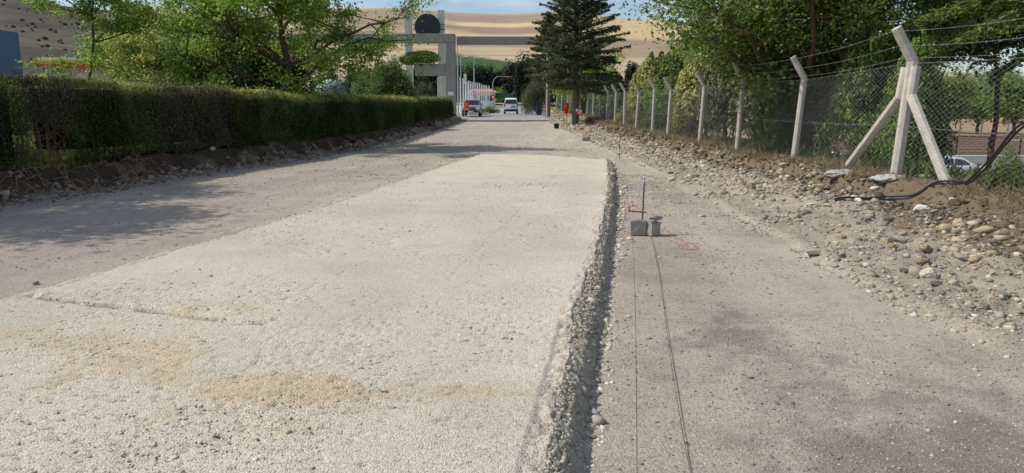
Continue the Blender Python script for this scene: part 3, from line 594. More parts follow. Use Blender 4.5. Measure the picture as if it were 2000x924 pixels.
def bush(x, y, z0, rx, ry, rz, nl, ls, green, label, seed, name='bush', cat='bush', clumps=26, asp=.5, group=None, needle=False, squash=.25):
    e_ = empty(name, (x, y, z0), label=label, cat=cat, group=group); r_ = np.random.default_rng(seed); rr = random.Random(seed)
    cn = r_.normal(0, 1, (clumps, 3)); cn /= np.linalg.norm(cn, axis=1)[:, None]; cn[:, 2] = np.abs(cn[:, 2])*1.0-squash*.3
    cn *= np.array([rx, ry, rz])*r_.uniform(.35, .85, (clumps, 1)); cn[:, 2] += rz*.25
    idx = r_.integers(0, clumps, nl); v = r_.normal(0, 1, (nl, 3)); v /= np.linalg.norm(v, axis=1)[:, None]
    P = cn[idx]+v*r_.uniform(.5, 1.05, (nl, 1))*np.array([rx, ry, rz])*.36*r_.uniform(.7, 1.2, clumps)[idx][:, None]
    P[:, 2] = np.maximum(P[:, 2], .02)
    brt = r_.uniform(.75, 1.25, clumps)[idx][:, None]
    link('foliage', leaf_mesh(P, ls*r_.uniform(.6, 1.3, nl), v+r_.normal(0, .6, (nl, 3))+np.array([0, 0, .4]), lcol(nl, *GREENS[green])*brt, asp), M_needle if needle else M_leaf, e_)
    tb = MB()
    for k in range(9):
        q = cn[k % clumps]; limb(tb, (rr.gauss(0, .1), rr.gauss(0, .1), -.1), q*.95, .02+.015*rx, .008, rr, .12, 4)
    tb.build('stem', M_bark, e_)
    return e_

# ---------------------------------------------------------------- hedge
def hedge(y0, y1, ztop, zbot, n, label, dead=0., seed=1, ls=.075, thick=1.05, cat='hedge', bot_rag=.12, gapdens=None, twigs=0, green='hedge'):
    r_ = np.random.default_rng(seed); ym = (y0+y1)/2; X0 = float(footL(ym))-.85; e_ = empty('hedge', (X0, ym, float(roadz(ym))+.4), label=label, cat=cat)
    def face(y): return footL(y)-.85+.10*fbm(y*0, y, .8, 3, 141)+.05*fbm(y*0, y, 3, 2, 142)
    def topz(y): return roadz(y)*.7+ztop+.07+.10*fbm(y*0+3, y, .7, 4, 143)+.015*fbm(y*0, y, 5, 2, 144)
    k_ = r_.random(n); y = y0+(y1-y0)*r_.random(n)**(1.25 if y1-y0 > 12 else 1); fx = face(y); tz_ = topz(y); bz = roadz(y)+zbot+bot_rag*fbm(y*0+5, y, 1.6, 4, 145)
    kind = np.where(k_ < .60, 0, np.where(k_ < .93, 1, 2)); u = r_.random(n); v = r_.random(n)
    lump = .19*fbm(y, v*(tz_-bz), 1.7, 3, 146)
    px_ = np.where(kind == 0, fx+lump-r_.normal(0, .06, n)+(r_.random(n) < .03)*r_.uniform(0, .22, n), np.where(kind == 1, fx-u*thick, fx-thick))
    pz_ = np.where(kind == 0, bz+(tz_-bz)*v, np.where(kind == 1, tz_+r_.normal(0, .04, n)+(r_.random(n) < .04)*r_.uniform(0, .2, n)+.03*fbm(px_, y, 6, 2, 147), bz+(tz_-bz)*v))
    rnd = sst(.0, .18, tz_-pz_); px_ = np.where(kind == 0, px_-(1-rnd)*.07, px_)
    P = np.stack([px_, y+r_.normal(0, .02, n), pz_], -1)
    if gapdens is not None: ok = r_.random(n) < gapdens(P); P = P[ok]; kind = kind[ok]; tz_ = tz_[ok]; n = len(P)
    nr = np.where((kind == 0)[:, None], [1, -.2, .35], np.where((kind == 1)[:, None], [.0, -.2, 1], [-1, 0, .3]))+r_.normal(0, .55, (n, 3))
    up = np.where((kind == 1)[:, None], [.1, 0, 1.], [.35, 0, 1.])+r_.normal(0, .38, (n, 3))
    c = lcol(n, (.045, .075, .018), (.10, .13, .035), .28); newg_lit = sst(.3, .03, tz_-P[:, 2])[:, None]
    c = c*(1-newg_lit)+lcol(n, (.20, .23, .05), (.36, .36, .12), .25)*newg_lit  # fresh growth along the top, its colour brightened as if sunlit
    pat = sst(-.15, .35, fbm(P[:, 1], P[:, 2], .9, 3, 148))[:, None]; c = c*(.85+.7*pat); rd = (sst(.25, .6, fbm(P[:, 1]*.8, P[:, 2], 1.1, 3, 152))*r_.random(n) > .55)[:, None]; c = np.where(rd, lcol(n, (.10, .075, .04), (.17, .12, .06), .25), c)
    dm = (r_.random(n)+.25*fbm(P[:, 1], P[:, 2], 2.2, 3, 149) < dead)[:, None]; c = np.where(dm, lcol(n, (.075, .055, .042), (.19, .145, .115), .3), c)
    P = P-np.array([X0, ym, float(roadz(ym))+.4])
    link('foliage', leaf_mesh(P, ls*r_.uniform(.6, 1.4, n)*np.where(dm[:, 0], 1.15, 1), nr, c, .34, up), M_needle, e_)
    # woody core and stems
    tb = MB(); rr = random.Random(seed); ns = int((y1-y0)/.42)+1; O = Vector((X0, ym, float(roadz(ym))+.4))
    for i in range(ns):
        yy_ = y0+(y1-y0)*(i+.5)/ns+rr.gauss(0, .08); xx_ = float(face(yy_))-thick*.45; zb = float(height(xx_, yy_))-.15; zt = float(topz(yy_))-.25
        limb(tb, Vector((xx_, yy_, zb))-O, Vector((xx_+rr.gauss(0, .1), yy_+rr.gauss(0, .1), zt))-O, .03, .012, rr, .05, 4)
        for j in range(4+twigs):
            z1 = rr.uniform(zb+.3, zt); tb.tube([Vector((xx_, yy_, z1))-O, Vector((xx_+rr.uniform(0, .3), yy_+rr.gauss(0, .2), z1+rr.gauss(.15, .15)))-O, Vector((xx_+rr.uniform(.25, thick*.5), yy_+rr.gauss(0, .4), z1+rr.gauss(.3, .3)))-O], [.011, .008, .004], 4)
    tb.build('stem', mat('hedge_twig', srgb(128, 104, 82), rough=.95, var=.25), e_)
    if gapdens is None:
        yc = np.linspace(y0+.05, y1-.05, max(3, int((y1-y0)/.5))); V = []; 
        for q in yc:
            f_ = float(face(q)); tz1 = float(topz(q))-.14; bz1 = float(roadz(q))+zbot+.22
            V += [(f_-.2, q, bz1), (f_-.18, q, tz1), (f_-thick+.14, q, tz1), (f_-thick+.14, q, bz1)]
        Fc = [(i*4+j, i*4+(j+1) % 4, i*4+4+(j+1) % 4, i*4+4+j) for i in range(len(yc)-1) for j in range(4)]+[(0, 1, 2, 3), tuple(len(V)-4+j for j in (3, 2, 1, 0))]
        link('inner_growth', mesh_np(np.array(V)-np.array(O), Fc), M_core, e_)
    return e_
hedge(10.2, 13.45, 2.12, .42, 26000, 'dark green clipped hedge bush at the left edge before the gap', .06, 11, .05)
hedge(13.42, 14.72, 2.10, .62, 15000, 'sparse brown half dead hedge bush with bare twigs above the gap', .55, 12, .05, twigs=18, gapdens=lambda P: np.clip(.97-.9*sst(1.45, 1.15, P[:, 2]+.25*(P[:, 1]-14.2)), .04, 1))
hedge(14.72, 17.3, 2.10, .56, 25000, 'green hedge bush with frayed side right of the gap', .08, 13, .052)
hedge(17.3, 20.3, 2.05, .55, 25000, 'dead brown section of clipped hedge with dry twigs', .72, 14, .052, twigs=6)
hedge(20.3, 64.5, 2.02, .45, 175000, 'long clipped green hedge running to the concrete gate', .02, 15, .075)
# twigs and roots hanging at the gap
rr = random.Random(5); tb = MB()
for i in range(130):
    y = rr.uniform(12.6, 16.2); x = float(footL(y))-rr.uniform(-.2, 1.0); z = float(height(x, y))
    a = rr.uniform(0, 6.28); L_ = rr.uniform(.15, .5); tb.tube([(x, y, z+.02), (x+math.cos(a)*L_*.5, y+math.sin(a)*L_*.5, z+rr.uniform(.03, .16)), (x+math.cos(a)*L_, y+math.sin(a)*L_, float(height(x+math.cos(a)*L_, y+math.sin(a)*L_))+.03)], [.007, .006, .003], 4)
tag(tb.build('dry_twigs', mat('dry_twig', srgb(160, 138, 108), rough=.95, var=.25)), 'dry twigs and roots littering the soil below the hedge gap', 'twigs', kind='stuff')
# grass
def blades(name, P, h_, cols, label, cat='grass', lean=.35, asp=.12, m=None):
    n = len(P); up = rng.normal(0, lean, (n, 3)); up[:, 2] = 1; P = P.copy(); P[:, 2] += h_*.42
    return tag(link(name, leaf_mesh(P, h_, rng.normal(0, 1, (n, 3))*np.array([1, 1, .2]), cols, asp, up), m or M_needle), label, cat, kind='stuff')
n = 26000; yy = 11+24*rng.random(n)**1.4; xx = footL(yy)-1.1-np.abs(rng.normal(0, 2.2, n)); blades('green_grass', np.stack([xx, yy, height(xx, yy)], -1), rng.uniform(.06, .2, n), lcol(n, (.12, .16, .03), (.22, .26, .07)), 'bright green grass showing behind and under the hedge')
n = 36000; yy = 5+55*rng.random(n)**1.7; xx = fenceX(yy)-.62+np.abs(rng.normal(0, .8, n)); ok = (fbm(xx, yy, 1.4, 3, 151) > -.35) & (xx < fenceX(yy)+2.2) & (xx > fenceX(yy)-.62+.45*np.exp(-((yy-10.5)/.9)**2)); xx = xx[ok]; yy = yy[ok]; n = len(xx)
blades('dry_grass', np.stack([xx, yy, height(xx, yy)], -1), rng.uniform(.03, .13, n)*(1+.02*yy), lcol(n, (.22, .165, .095), (.42, .34, .20), .25), 'dry straw coloured grass along the foot of the mesh fence', lean=.9, asp=.09)
n = 3200; yy = 9+40*rng.random(n)**1.5; xx = fenceX(yy)+.2+np.abs(rng.normal(0, .9, n)); blades('weeds', np.stack([xx, yy, height(xx, yy)], -1), rng.uniform(.1, .35, n), lcol(n, (.06, .09, .02), (.13, .15, .05), .25), 'low green weeds behind the mesh fence', lean=.5, asp=.2)

# ---------------------------------------------------------------- fence
PY = [7.6, 11.75, 16.5, 20.1, 24.2, 29.2, 32.4, 36.7, 40.6, 44.4, 48.4, 52.3, 56.4, 60.6, 65, 69.5, 74, 79, 84]
def gz(y): return float(np.interp(y, [0, 12, 16.5, 22], [.3, .32, .36, .40]))+float(roadz(y))
fence = empty('chain_link_fence', (6.75, 11.75, .42), label='chain link fence on bent white concrete posts above the rubble bank', cat='fence')
FO = Vector(fence.location)
def post_mb(h_=2.0, arm=.58, r=.068, lean=.03):
    mb = MB(); top = Vector((lean*h_, 0, h_)); mb.tube([(0, 0, -.4), top-Vector((0, 0, .0))], [r*1.08, r], 8, phase=math.pi/8)
    tip = top+Vector((-.30*arm/.58, 0, .50*arm/.58)); mb.tube([top+Vector((.02, 0, -.05)), top+Vector((-.01, 0, .03)), tip], [r*.98, r, r*.96], 8, phase=math.pi/8); return mb, top, tip
tops = {}; rr = random.Random(8)
for i, y in enumerate(PY):
    h_ = 2.0+rr.uniform(-.06, .06)+(.03 if i == 1 else 0); ln = [.05, .055, .065, .03, .05, .04, .02, .05, .0, .03, .04, .04, .02, .03, .05, .02, .04, .03, .04][i]
    mb, top, tip = post_mb(h_, .58+(.04 if i == 1 else 0), .085 if i == 1 else .073, ln)
    o = mb.build('fence_post', M_conc, fence, bevel=0); o.location = Vector((float(fenceX(y)), y, gz(y)))-FO
    W_ = Vector((float(fenceX(y)), y, gz(y))); tops[i] = (W_+top, W_+tip, W_)
# braces of the second post
P0 = Vector((6.5, 11.75, gz(11.75)))
for (by, sx, lab) in [(13.75, -.12, 'thin slanting brace running away from the camera'), (10.35, .16, 'thick slanting brace running towards the camera')]:
    sg = 1 if by > 11.75 else -1
    k1 = P0+Vector((.06+.0*sx, sg*.17, 1.52)); k2 = P0+Vector((.10, sg*.15, 2.0)); base = Vector((6.5+(-.02 if sg > 0 else .2), by, gz(by)-.12))
    mb = MB(); mb.tube([base-FO, k1-FO, k2-FO], [.082, .080, .078], 8, phase=math.pi/8); o = mb.build('brace', M_conc, fence); tag(o, lab)
# mesh panels
def chain_panel(i):
    a, b = tops[i], tops[i+1]; (ta, _, wa), (tb_, _, wb) = a, b
    L_ = (wb-wa).length; cell = .075 if PY[i] < 30 else .1; rad = .0017 if PY[i] < 20 else .0020; n = int(L_/cell); V = []; Fc = []
    def pos(s, z):
        t_ = s/L_; base = wa.lerp(wb, t_); tp = ta.lerp(tb_, t_); h_ = z; p = base.lerp(tp, z/2.0) if True else base
        sag = .02*math.sin(z*5+s*2)+.03*math.sin(s*1.7+i); return (p.x-.085+sag*.5, p.y, p.z-.02*math.sin(math.pi*t_)*(z > 1))
    nz = int(1.98/(cell/2)); vi = 0
    for k in range(n):
        for j in range(nz+1):
            s = (k+.5)*cell+(cell/2 if (j+k) % 2 else -cell/2)*1.0+0
            s = min(max(s, 0), L_); x, y, z = pos(s, .02+j*cell/2)
            ddx = .002 if j % 2 else -.002
            for (ox, oz) in ((rad, 0), (-rad*.5, rad*.9), (-rad*.5, -rad*.9)): V.append((x+ox+ddx, y+oz, z+oz*.2))
            if j:
                for q in range(3): Fc.append((vi-3+q, vi-3+(q+1) % 3, vi+(q+1) % 3, vi+q))
            vi += 3
    V = np.array(V)-np.array(FO); return link('mesh_panel', mesh_np(V, Fc), M_wire, fence)
for i in range(len(PY)-1): chain_panel(i)
def wire(name, f, rad=.0022, barb=False):
    mb = MB(); rr_ = random.Random(3)
    for i in range(len(PY)-1):
        p, q = f(i), f(i+1); n = 10; sg = .05 if barb else .015
        mb.tube([p.lerp(q, k/n)-Vector((0, 0, sg*math.sin(math.pi*k/n)))-FO for k in range(n+1)], rad, 4)
        if barb and PY[i] < 30:
            for k in range(int((q-p).length/.13)):
                c = p.lerp(q, (k+.5)*.13/(q-p).length)-FO; t_ = (k+.5)*.13/(q-p).length; c.z -= sg*math.sin(math.pi*t_); v = Vector((rr_.gauss(0, 1), .3, rr_.gauss(0, 1))).normalized()*.016; mb.tube([c-v, c+v], .0018, 3)
    return mb.build(name, M_wire, fence)
off = Vector((-.09, 0, 0))
wire('barbed_wire', lambda i: tops[i][1]+Vector((-.06, 0, -.06)), barb=True)
wire('barbed_wire', lambda i: tops[i][0].lerp(tops[i][1], .5)+Vector((-.08, 0, -.02)), barb=True)
wire('barbed_wire', lambda i: tops[i][0].lerp(tops[i][1], .12)+Vector((-.085, 0, 0)), barb=True)
wire('tension_wire', lambda i: tops[i][0]+off+Vector((0, 0, -.03)), .0026)
wire('tension_wire', lambda i: tops[i][2].lerp(tops[i][0], .5)+off, .0026)
wire('tension_wire', lambda i: tops[i][2].lerp(tops[i][0], .03)+off, .0026)
# black cable pair
cp = [(1500, 378, 12.4), (1630, 398, 10.75), (1690, 399, 10.65), (1750, 397, 10.5), (1800, 390, 10.2), (1840, 382, 9.8), (1872, 370, 9.5), (1902, 350, 9.1), (1935, 318, 8.6), (1962, 283, 8.0), (1990, 254, 7.6), (2030, 232, 7.1), (2080, 215, 6.5), (2200, 196, 5.5)]
def smooth_pts(P, n=8):
    out = []
    for i in range(len(P)-1):
        p0, p1, p2, p3 = P[max(i-1, 0)], P[i], P[i+1], P[min(i+2, len(P)-1)]
        for k in range(n):
            t_ = k/n; out.append(.5*((2*p1)+(p2-p0)*t_+(2*p0-5*p1+4*p2-p3)*t_**2+(3*p1-p0-3*p2+p3)*t_**3))
    return out+[P[-1]]
e_ = empty('cable', at(1760, 397, 9.35), label='pair of thick black cables lying on the bank and rising out at the right', cat='cable'); O = Vector(e_.location)
pp = [at(*c) for c in cp]
for p in pp[1:7]: p.z = max(p.z, float(height(p.x, p.y))+.02)
for dz, dy, m in ((0, 0, 1), (.028, .03, .95)):
    mb = MB(); sp = smooth_pts(pp[1:])
    for p in sp: p.z = max(p.z, float(height(p.x, p.y+dy))+.035) if p.x < 7 and p.y > 9 else p.z
    for _ in range(14):
        zz0 = [p.z for p in sp]
        for k in range(1, len(sp)-1): sp[k].z = .25*zz0[k-1]+.5*zz0[k]+.25*zz0[k+1]
    for p in sp[:44]: p.z += .03
    mb.tube([p+Vector((0, dy, dz+.008*math.sin(i*.35+dz*60)))-O for i, p in enumerate(sp)], .0145*m, 8); mb.build('cable_strand', M_rubber, e_, smooth=True)
mb = MB(); q = [at(1470, 362, 13.6), at(1520, 376, 12.4), at(1575, 389, 11.7), at(1630, 399, 11.1)]
for p in q: p.z = float(height(p.x, p.y))+.03
mb.tube(smooth_pts(q), .011, 6); tag(mb.build('hose', mat('dusty_hose', srgb(150, 138, 120), rough=.8)), 'thin dusty hose lying along the foot of the cut left of the black cable', 'hose')

# ---------------------------------------------------------------- stakes, blocks, strings
def stake(px, pyb, pyt, Y, label, r=.011, ribbon=None, bar=False, zb=None, topx=None):
    b = at(px, pyb, Y); b.z = float(height(b.x, b.y)) if zb is None else zb; t_ = at(topx or px, pyt, Y); e_ = empty('survey_stake', b, label=label, cat='stake')
    mb = MB(); mb.tube([Vector((0, 0, -.1)), t_-b], [r, r], 8); mb.build('rod', M_rust, e_)
    if ribbon:
        for k, (q, L_) in enumerate(ribbon):
            c = (t_-b)*q; pts = [c+Vector((-.004, -.012, 0)), c+Vector((-.05*L_, -.02, -.02*L_)), c+Vector((-.08*L_, -.015, -.12*L_)), c+Vector((-.13*L_, -.02, -.2*L_))]
            vs = []; fs = []
            for i, p in enumerate(pts): w_ = .014*(1.3 if i else .7); vs += [p+Vector((0, 0, w_)), p+Vector((.012, .006, -w_))]
            fs = [(2*i, 2*i+1, 2*i+3, 2*i+2) for i in range(3)]; m2 = MB(); m2.add(vs, fs); o = m2.build('ribbon', M_pink, e_)
            o.modifiers.new('s', 'SOLIDIFY').thickness = .0008
            m3 = MB(); m3.tube([c-Vector((0, 0, .01)), c+Vector((0, 0, .02))], r*1.5, 8); m3.build('knot', M_pink, o)
    return e_, b, t_
st1, sb, stp = stake(1253, 458, 343, 9.05, 'tall rusty survey rod with pink and white ribbon behind the two blocks', ribbon=[(.97, 1.0), (.9, .6)], topx=1259)
mb = MB(); a = at(1227, 412, 9.0)-sb; c = at(1262, 415, 9.02)-sb; mb.tube([a, c], .009, 8); mb.build('crossbar', M_rust, st1)
mb = MB(); kk = at(1229, 404, 9.0)-sb
for d_ in ((-.02, .05), (.02, .03), (-.015, -.04), (.012, -.05)): mb.tube([kk+Vector((0, -.01, -.03)), kk+Vector((d_[0], -.02, d_[1]))], [.006, .004], 4)
mb.build('ribbon', mat('red_ribbon', srgb(214, 60, 60), rough=.6), st1)
stake(1210, 309, 258, 22.6, 'thin survey rod with pink ribbon just beyond the far right corner of the slab', ribbon=[(.25, 1.4)], topx=1211)
stake(1152, 277, 250, 34.0, 'distant thin survey rod beside a grey block at the bank foot')
def lump(name, d, p, rz, label, m, cat, seed, parts=None):
    bm = bmesh.new(); bmesh.ops.create_cube(bm, size=1); bmesh.ops.scale(bm, vec=d, verts=bm.verts)
    bmesh.ops.bevel(bm, geom=list(bm.edges), offset=.012, segments=2, affect='EDGES'); bmesh.ops.triangulate(bm, faces=bm.faces)
    bmesh.ops.subdivide_edges(bm, edges=bm.edges, cuts=3, use_grid_fill=True)
    from mathutils import noise as mn
    for v in bm.verts: v.co += v.co.normalized()*(.007*mn.noise(v.co*14+Vector((seed, 0, 0)))+.004*mn.noise(v.co*40))
    me = bpy.data.meshes.new(name); bm.to_mesh(me); bm.free(); o = link(name, me, m); o.location = p; o.rotation_euler = rz; return tag(o, label, cat)
lump('concrete_block', (.205, .19, .20), (1.665, 9.02, .10), (0, 0, -.06), 'left squarish grey concrete block at the foot of the tall rod', M_block, 'block', 1)
lump('concrete_block', (.15, .17, .185), (1.845, 8.96, .09), (.0, .02, .55), 'right smaller grey concrete block carrying a flat stone', M_block, 'block', 2)
o = put_rock(own(90, RM[1], .45, .42), 1.86, 8.95, .115, 'flat grey stone balanced on the smaller concrete block', z=.185, rot=(.1, -.05, .1)); o.location.z = .235; o.scale = (.1, .08, .09)
o = put_rock(own(91, RM[1], .2, .5), 1.84, 8.9, .07, 'small stone wedged between the smaller block and the flat stone', z=.185, rot=(0, 0, 1)); o.location.z = .2; o.scale = (.065, .06, .05)
p = at(1143, 277, 34.2); lump('concrete_block', (.36, .25, .2), (p.x, 34.2, float(height(p.x, 34.2))+.08), (0, .1, .3), 'small grey block at the bank foot beside the distant thin rod', M_block, 'block', 3)
def string(pts, label, r=.0016):
    e_ = MB(); e_.tube(smooth_pts([Vector(p) for p in pts], 6), r, 5); return tag(e_.build('survey_string', M_string), label, 'string')
string([at(1237, 990, 2.05), (.47, 2.39, .3), (1.0, 5.5, .295), at(1229, 412, 9.0), at(1213, 345, 15.5), at(1210, 301, 22.5)], 'straight dark string from the crossbar of the tall rod to the foreground')
string([(.72, 2.2, .02), (.81, 2.89, .02), (1.05, 4.35, .02), (1.45, 6.6, .02), (1.80, 8.77, .02)], 'slack dark string lying on the dirt from the smaller block to the foreground')
string([at(1262, 418, 9.1), at(1245, 372, 12.5), at(1226, 330, 17.5), at(1210, 305, 22.5)], 'thin string from the tall rod back to the farther ribboned rod', .0016)
# red spray mark, drawn as thin paint lines on the dirt
def G(px, py, z=.0):
    p = at(px, py, 1); d = p-Vector((0, 0, EYE)); t_ = (z-EYE)/d.z; return Vector((d.x*t_, d.y*t_, z))
def spray(P, mb, w_=.012):
    P = [G(*q) for q in P]; P = smooth_pts(P, 5); vs = []
    for i, p in enumerate(P):
        t_ = (P[min(i+1, len(P)-1)]-P[max(i-1, 0)]).normalized(); s = Vector((-t_.y, t_.x, 0))*w_*random.uniform(.6, 1.2)
        for q in (p-s, p+s): vs.append(Vector((q.x, q.y, float(height(q.x, q.y))+.006)))
    mb.add(vs, [(2*i, 2*i+1, 2*i+3, 2*i+2) for i in range(len(P)-1)])
mb = MB()
spray([(1345, 480.5), (1327, 480), (1325, 483), (1334, 486), (1348, 487.5), (1362, 486), (1364, 483), (1358, 480), (1356, 477), (1348, 474.5), (1340, 474.5), (1337, 475.5), (1341, 477)], mb)
spray([(1318, 474), (1325, 476.5), (1336, 477.5), (1341, 477)], mb, .009); spray([(1329, 468), (1333, 467), (1332, 470), (1326, 471)], mb, .008); spray([(1316, 464), (1322, 466.5), (1330, 467)], mb, .006)
tag(mb.build('paint_mark', mat('red_spray', srgb(186, 122, 116), rough=.9, var=.3, scale=60)), 'faded red sprayed loops of a survey mark on the dirt right of the blocks', 'paint mark')
# scraps
def scrap(px, py, z, w_, m, label, seed):
    p = G(px, py, z); rr = random.Random(seed); mb = MB(); n = 7; s_ = w_*p.y/F
    vs = [(math.cos(2*math.pi*k/n)*s_*.5*rr.uniform(.7, 1.2), math.sin(2*math.pi*k/n)*s_*.4*rr.uniform(.7, 1.2), s_*rr.uniform(-.05, .3)) for k in range(n)]+[(0, 0, s_*.35)]
    mb.add(vs, [(k, (k+1) % n, n) for k in range(n)]); o = mb.build('plastic_scrap', m); o.location = p; o.location.z = float(height(p.x, p.y))+.015; o.modifiers.new('s', 'SOLIDIFY').thickness = .003; tag(o, label, 'scrap')
scrap(1374, 434, .02, 11, M_bluebag, 'scrap of pale blue plastic at the foot of the rubble bank', 1)
scrap(1731, 493, .15, 12, mat('dark_red_plastic', srgb(170, 44, 54), rough=.4), 'small dark red scrap among the stones of the bank', 2)
scrap(1652, 334, .42, 8, M_white, 'tiny white scrap in the dry grass left of the braced post', 3)

# ---------------------------------------------------------------- trees and shrubs, left
broadleaf(-8.95, 28.2, .75, 9, 4.4, 5.9, 4.8, 4.3, .19, 1.7, 46000, .135, 'fresh', 'large spreading green tree with a thick bare trunk right behind the hedge', 21, limbs=17, clump=.42, sub=6, low=.0)
broadleaf(-13.6, 10.3, .7, 8, 5.9, 2.3, 2.2, 2.6, .15, 2.2, 16000, .13, 'fresh', 'tall green tree left of the picture whose shade falls on the lane', 29, limbs=12, clump=.45)
broadleaf(-14.9, 14.2, .7, 8, 6.0, 2.2, 2.2, 2.6, .15, 2.2, 14000, .13, 'fresh', 'second tall green tree left of the picture shading the hedge gap', 30, limbs=12, clump=.45)
broadleaf(-15.6, 25.8, .8, 7, 4.7, 2.6, 2.2, 3.6, .075, 1.2, 13000, .125, 'fresh', 'slender young tree with thin dark trunk behind the hedge at left', 22, limbs=14, clump=.30, sub=4, low=.25)
broadleaf(-17.0, 34, .9, 6, 2.9, 2.4, 2.0, 2.6, .08, .8, 15000, .13, 'yellow', 'bushy yellow-green tree between the slender tree and the grey-green shrub', 23, limbs=14, clump=.45, low=.3)
broadleaf(-14.4, 33, .9, 6, 3.4, 1.9, 2.0, 2.6, .08, .8, 15000, .13, 'mid', 'mid green bushy tree left of the big spreading tree', 24, limbs=14, clump=.42, low=.3)
broadleaf(-15.4, 38, .9, 6, 3.2, 2.8, 2.2, 2.9, .10, .9, 22000, .17, 'dark', 'dark tree left of centre behind the grey-green shrub', 27, limbs=14, clump=.5, low=.35)
broadleaf(-18.6, 36, .9, 6, 3.4, 2.4, 2.2, 2.8, .10, .9, 16000, .16, 'fresh', 'light green tree between the slender tree and the dark trees', 28, limbs=14, clump=.5, low=.35)
broadleaf(-12.2, 36, .9, 6, 2.9, 3.0, 2.4, 2.8, .10, .9, 26000, .16, 'dark', 'dark dense tree in the shade behind the big spreading tree', 25, limbs=14, clump=.5, low=.35)
broadleaf(-20.5, 40, .9, 6, 3.0, 3.2, 2.4, 2.6, .10, .9, 14000, .16, 'mid', 'green tree beyond the slender tree beside the petrol canopy', 26, limbs=12, clump=.5, low=.3)
bush(-14.8, 28.5, .8, 1.5, 1.2, 1.9, 16000, .085, 'blue', 'grey-green feathery shrub behind the dead hedge section', 31, needle=True, clumps=40, asp=.3)
bush(-9.6, 34, .8, 1.7, 1.4, 1.8, 11000, .11, 'mid', 'green shrub right of the big tree trunk', 32, clumps=34)
bush(-11.2, 44, .9, 1.5, 1.0, 2.3, 9000, .10, 'blue', 'wispy grey-green shrub in front of the pale dome', 33, needle=True, asp=.3)
bush(-8.3, 38.5, .9, .95, .8, 1.25, 8000, .075, 'purple', 'dark purple leaved shrub behind the hedge', 34)
bush(-7.9, 46, .9, 1.9, 1.6, 3.3, 22000, .13, 'mid', 'large rounded green bush behind the hedge before the gate', 35, clumps=46)
bush(-10.0, 52, .9, 2.2, 1.8, 3.4, 18000, .14, 'mid', 'green bush left of the large rounded one', 36, clumps=40)
bush(-6.9, 56, .9, 1.1, 1.0, 2.5, 8000, .11, 'olive', 'olive brown thin bush against the gate column', 37, clumps=26)
bush(-7.6, 60, .9, 1.3, 1.2, 3.0, 10000, .12, 'dark', 'dark bush next to the gate column base', 38)
bush(-16.6, 22.5, .8, 1.9, 1.2, 1.35, 9000, .10, 'fresh', 'low leafy green shrub behind the leftmost hedge bush', 39)
bush(-19.9, 27, .8, 2.2, 1.3, 1.9, 14000, .11, 'mid', 'taller leafy shrub at the left edge in front of the blue building', 40)
bush(-17.3, 26.5, .8, 1.4, 1.2, 1.2, 8000, .10, 'fresh', 'low green shrub beneath the petrol canopy at left', 41)
# ---------------------------------------------------------------- trees, right
spruce(4.55, 50.5, .45, 12.6, 4.1, .24, 2.3, 'tall dark conifer with bare lower trunk at the fence by the road', 51, nb=250, per=300, nl_s=.22, droop=.20)
spruce(3.5, 69, .7, 9.5, 2.6, .26, 4.2, 'second conifer behind with olive branches left of the tall dark one', 52, green='olive', nb=90, per=200, nl_s=.3, droop=.3)
bush(3.3, 88, .9, 2.9, 2.2, 4.0, 18000, .2, 'olive', 'bushy young pine beside the road beyond the conifers', 53, name='young_pine', cat='tree', needle=True, clumps=40, asp=.25)
broadleaf(6.6, 62, .6, 7, 3.6, 3.0, 2.6, 3.0, .12, 1.2, 12000, .18, 'fresh', 'bright green tree seen between the two conifer trunks', 54, limbs=12, clump=.55, low=.3)
specs = [(10.5, 50, 5.0, 1.9, 'yellow'), (8.6, 44, 4.6, 1.3, 'yellow'), (9.9, 40, 5.3, 1.5, 'yellow'), (8.2, 36.5, 4.4, 1.2, 'mid'), (9.6, 34.5, 5.2, 1.4, 'yellow'), (8.2, 30.5, 4.3, 1.15, 'yellow'), (9.5, 29.5, 5.0, 1.3, 'yellow'), (8.2, 26.6, 4.5, 1.05, 'olive'), (9.5, 26.2, 4.9, 1.2, 'yellow'), (8.3, 23.8, 4.1, .95, 'olive'), (9.6, 22.5, 4.6, 1.1, 'mid')]
for i, (x, y, h_, r_, g) in enumerate(specs):
    lb = ['farthest yellow-green cypress by the conifer', 'yellow-green cypress standing close to the fence in front of the farthest one', 'tall yellow-green cypress rising above its neighbours left of the leafy tree', 'greener short cypress with creeper against the fence', 'pointed yellow-green cypress against the golden hill', 'low yellow-green cypress close to the mesh', 'tall yellow-green cypress behind the low one', 'olive cypress close to the mesh behind the sixth post from the braces', 'yellow-green cypress under the edge of the leafy tree', 'olive cypress in the shade left of the dark trunk', 'green cypress behind the fence post with the shaded arm'][i]
    column_tree(x, y, -.2, h_*1.1, r_*1.1, 16000, .16, g, lb, 200+i, group='cypresses behind the fence')
column_tree(8.0, 21.7, 0, 3.4, .6, 9000, .11, 'fresh', 'bright green narrow arborvitae behind the shaded-arm post', 221, name='arborvitae')
column_tree(8.1, 19.6, -.1, 3.3, .8, 12000, .10, 'dark', 'dark arborvitae behind the tall leaning post', 222, name='arborvitae')
column_tree(8.35, 16.7, -.2, 3.6, 1.0, 16000, .10, 'mid', 'mid green arborvitae left of the braced post', 223, name='arborvitae')
column_tree(8.35, 14.6, -.3, 3.5, .72, 14000, .095, 'mid', 'bushy arborvitae directly behind the braced post', 224, name='arborvitae')
column_tree(9.7, 17.6, -.6, 4.4, 1.0, 12000, .11, 'mid', 'tall arborvitae behind the bushy ones', 225, name='arborvitae')
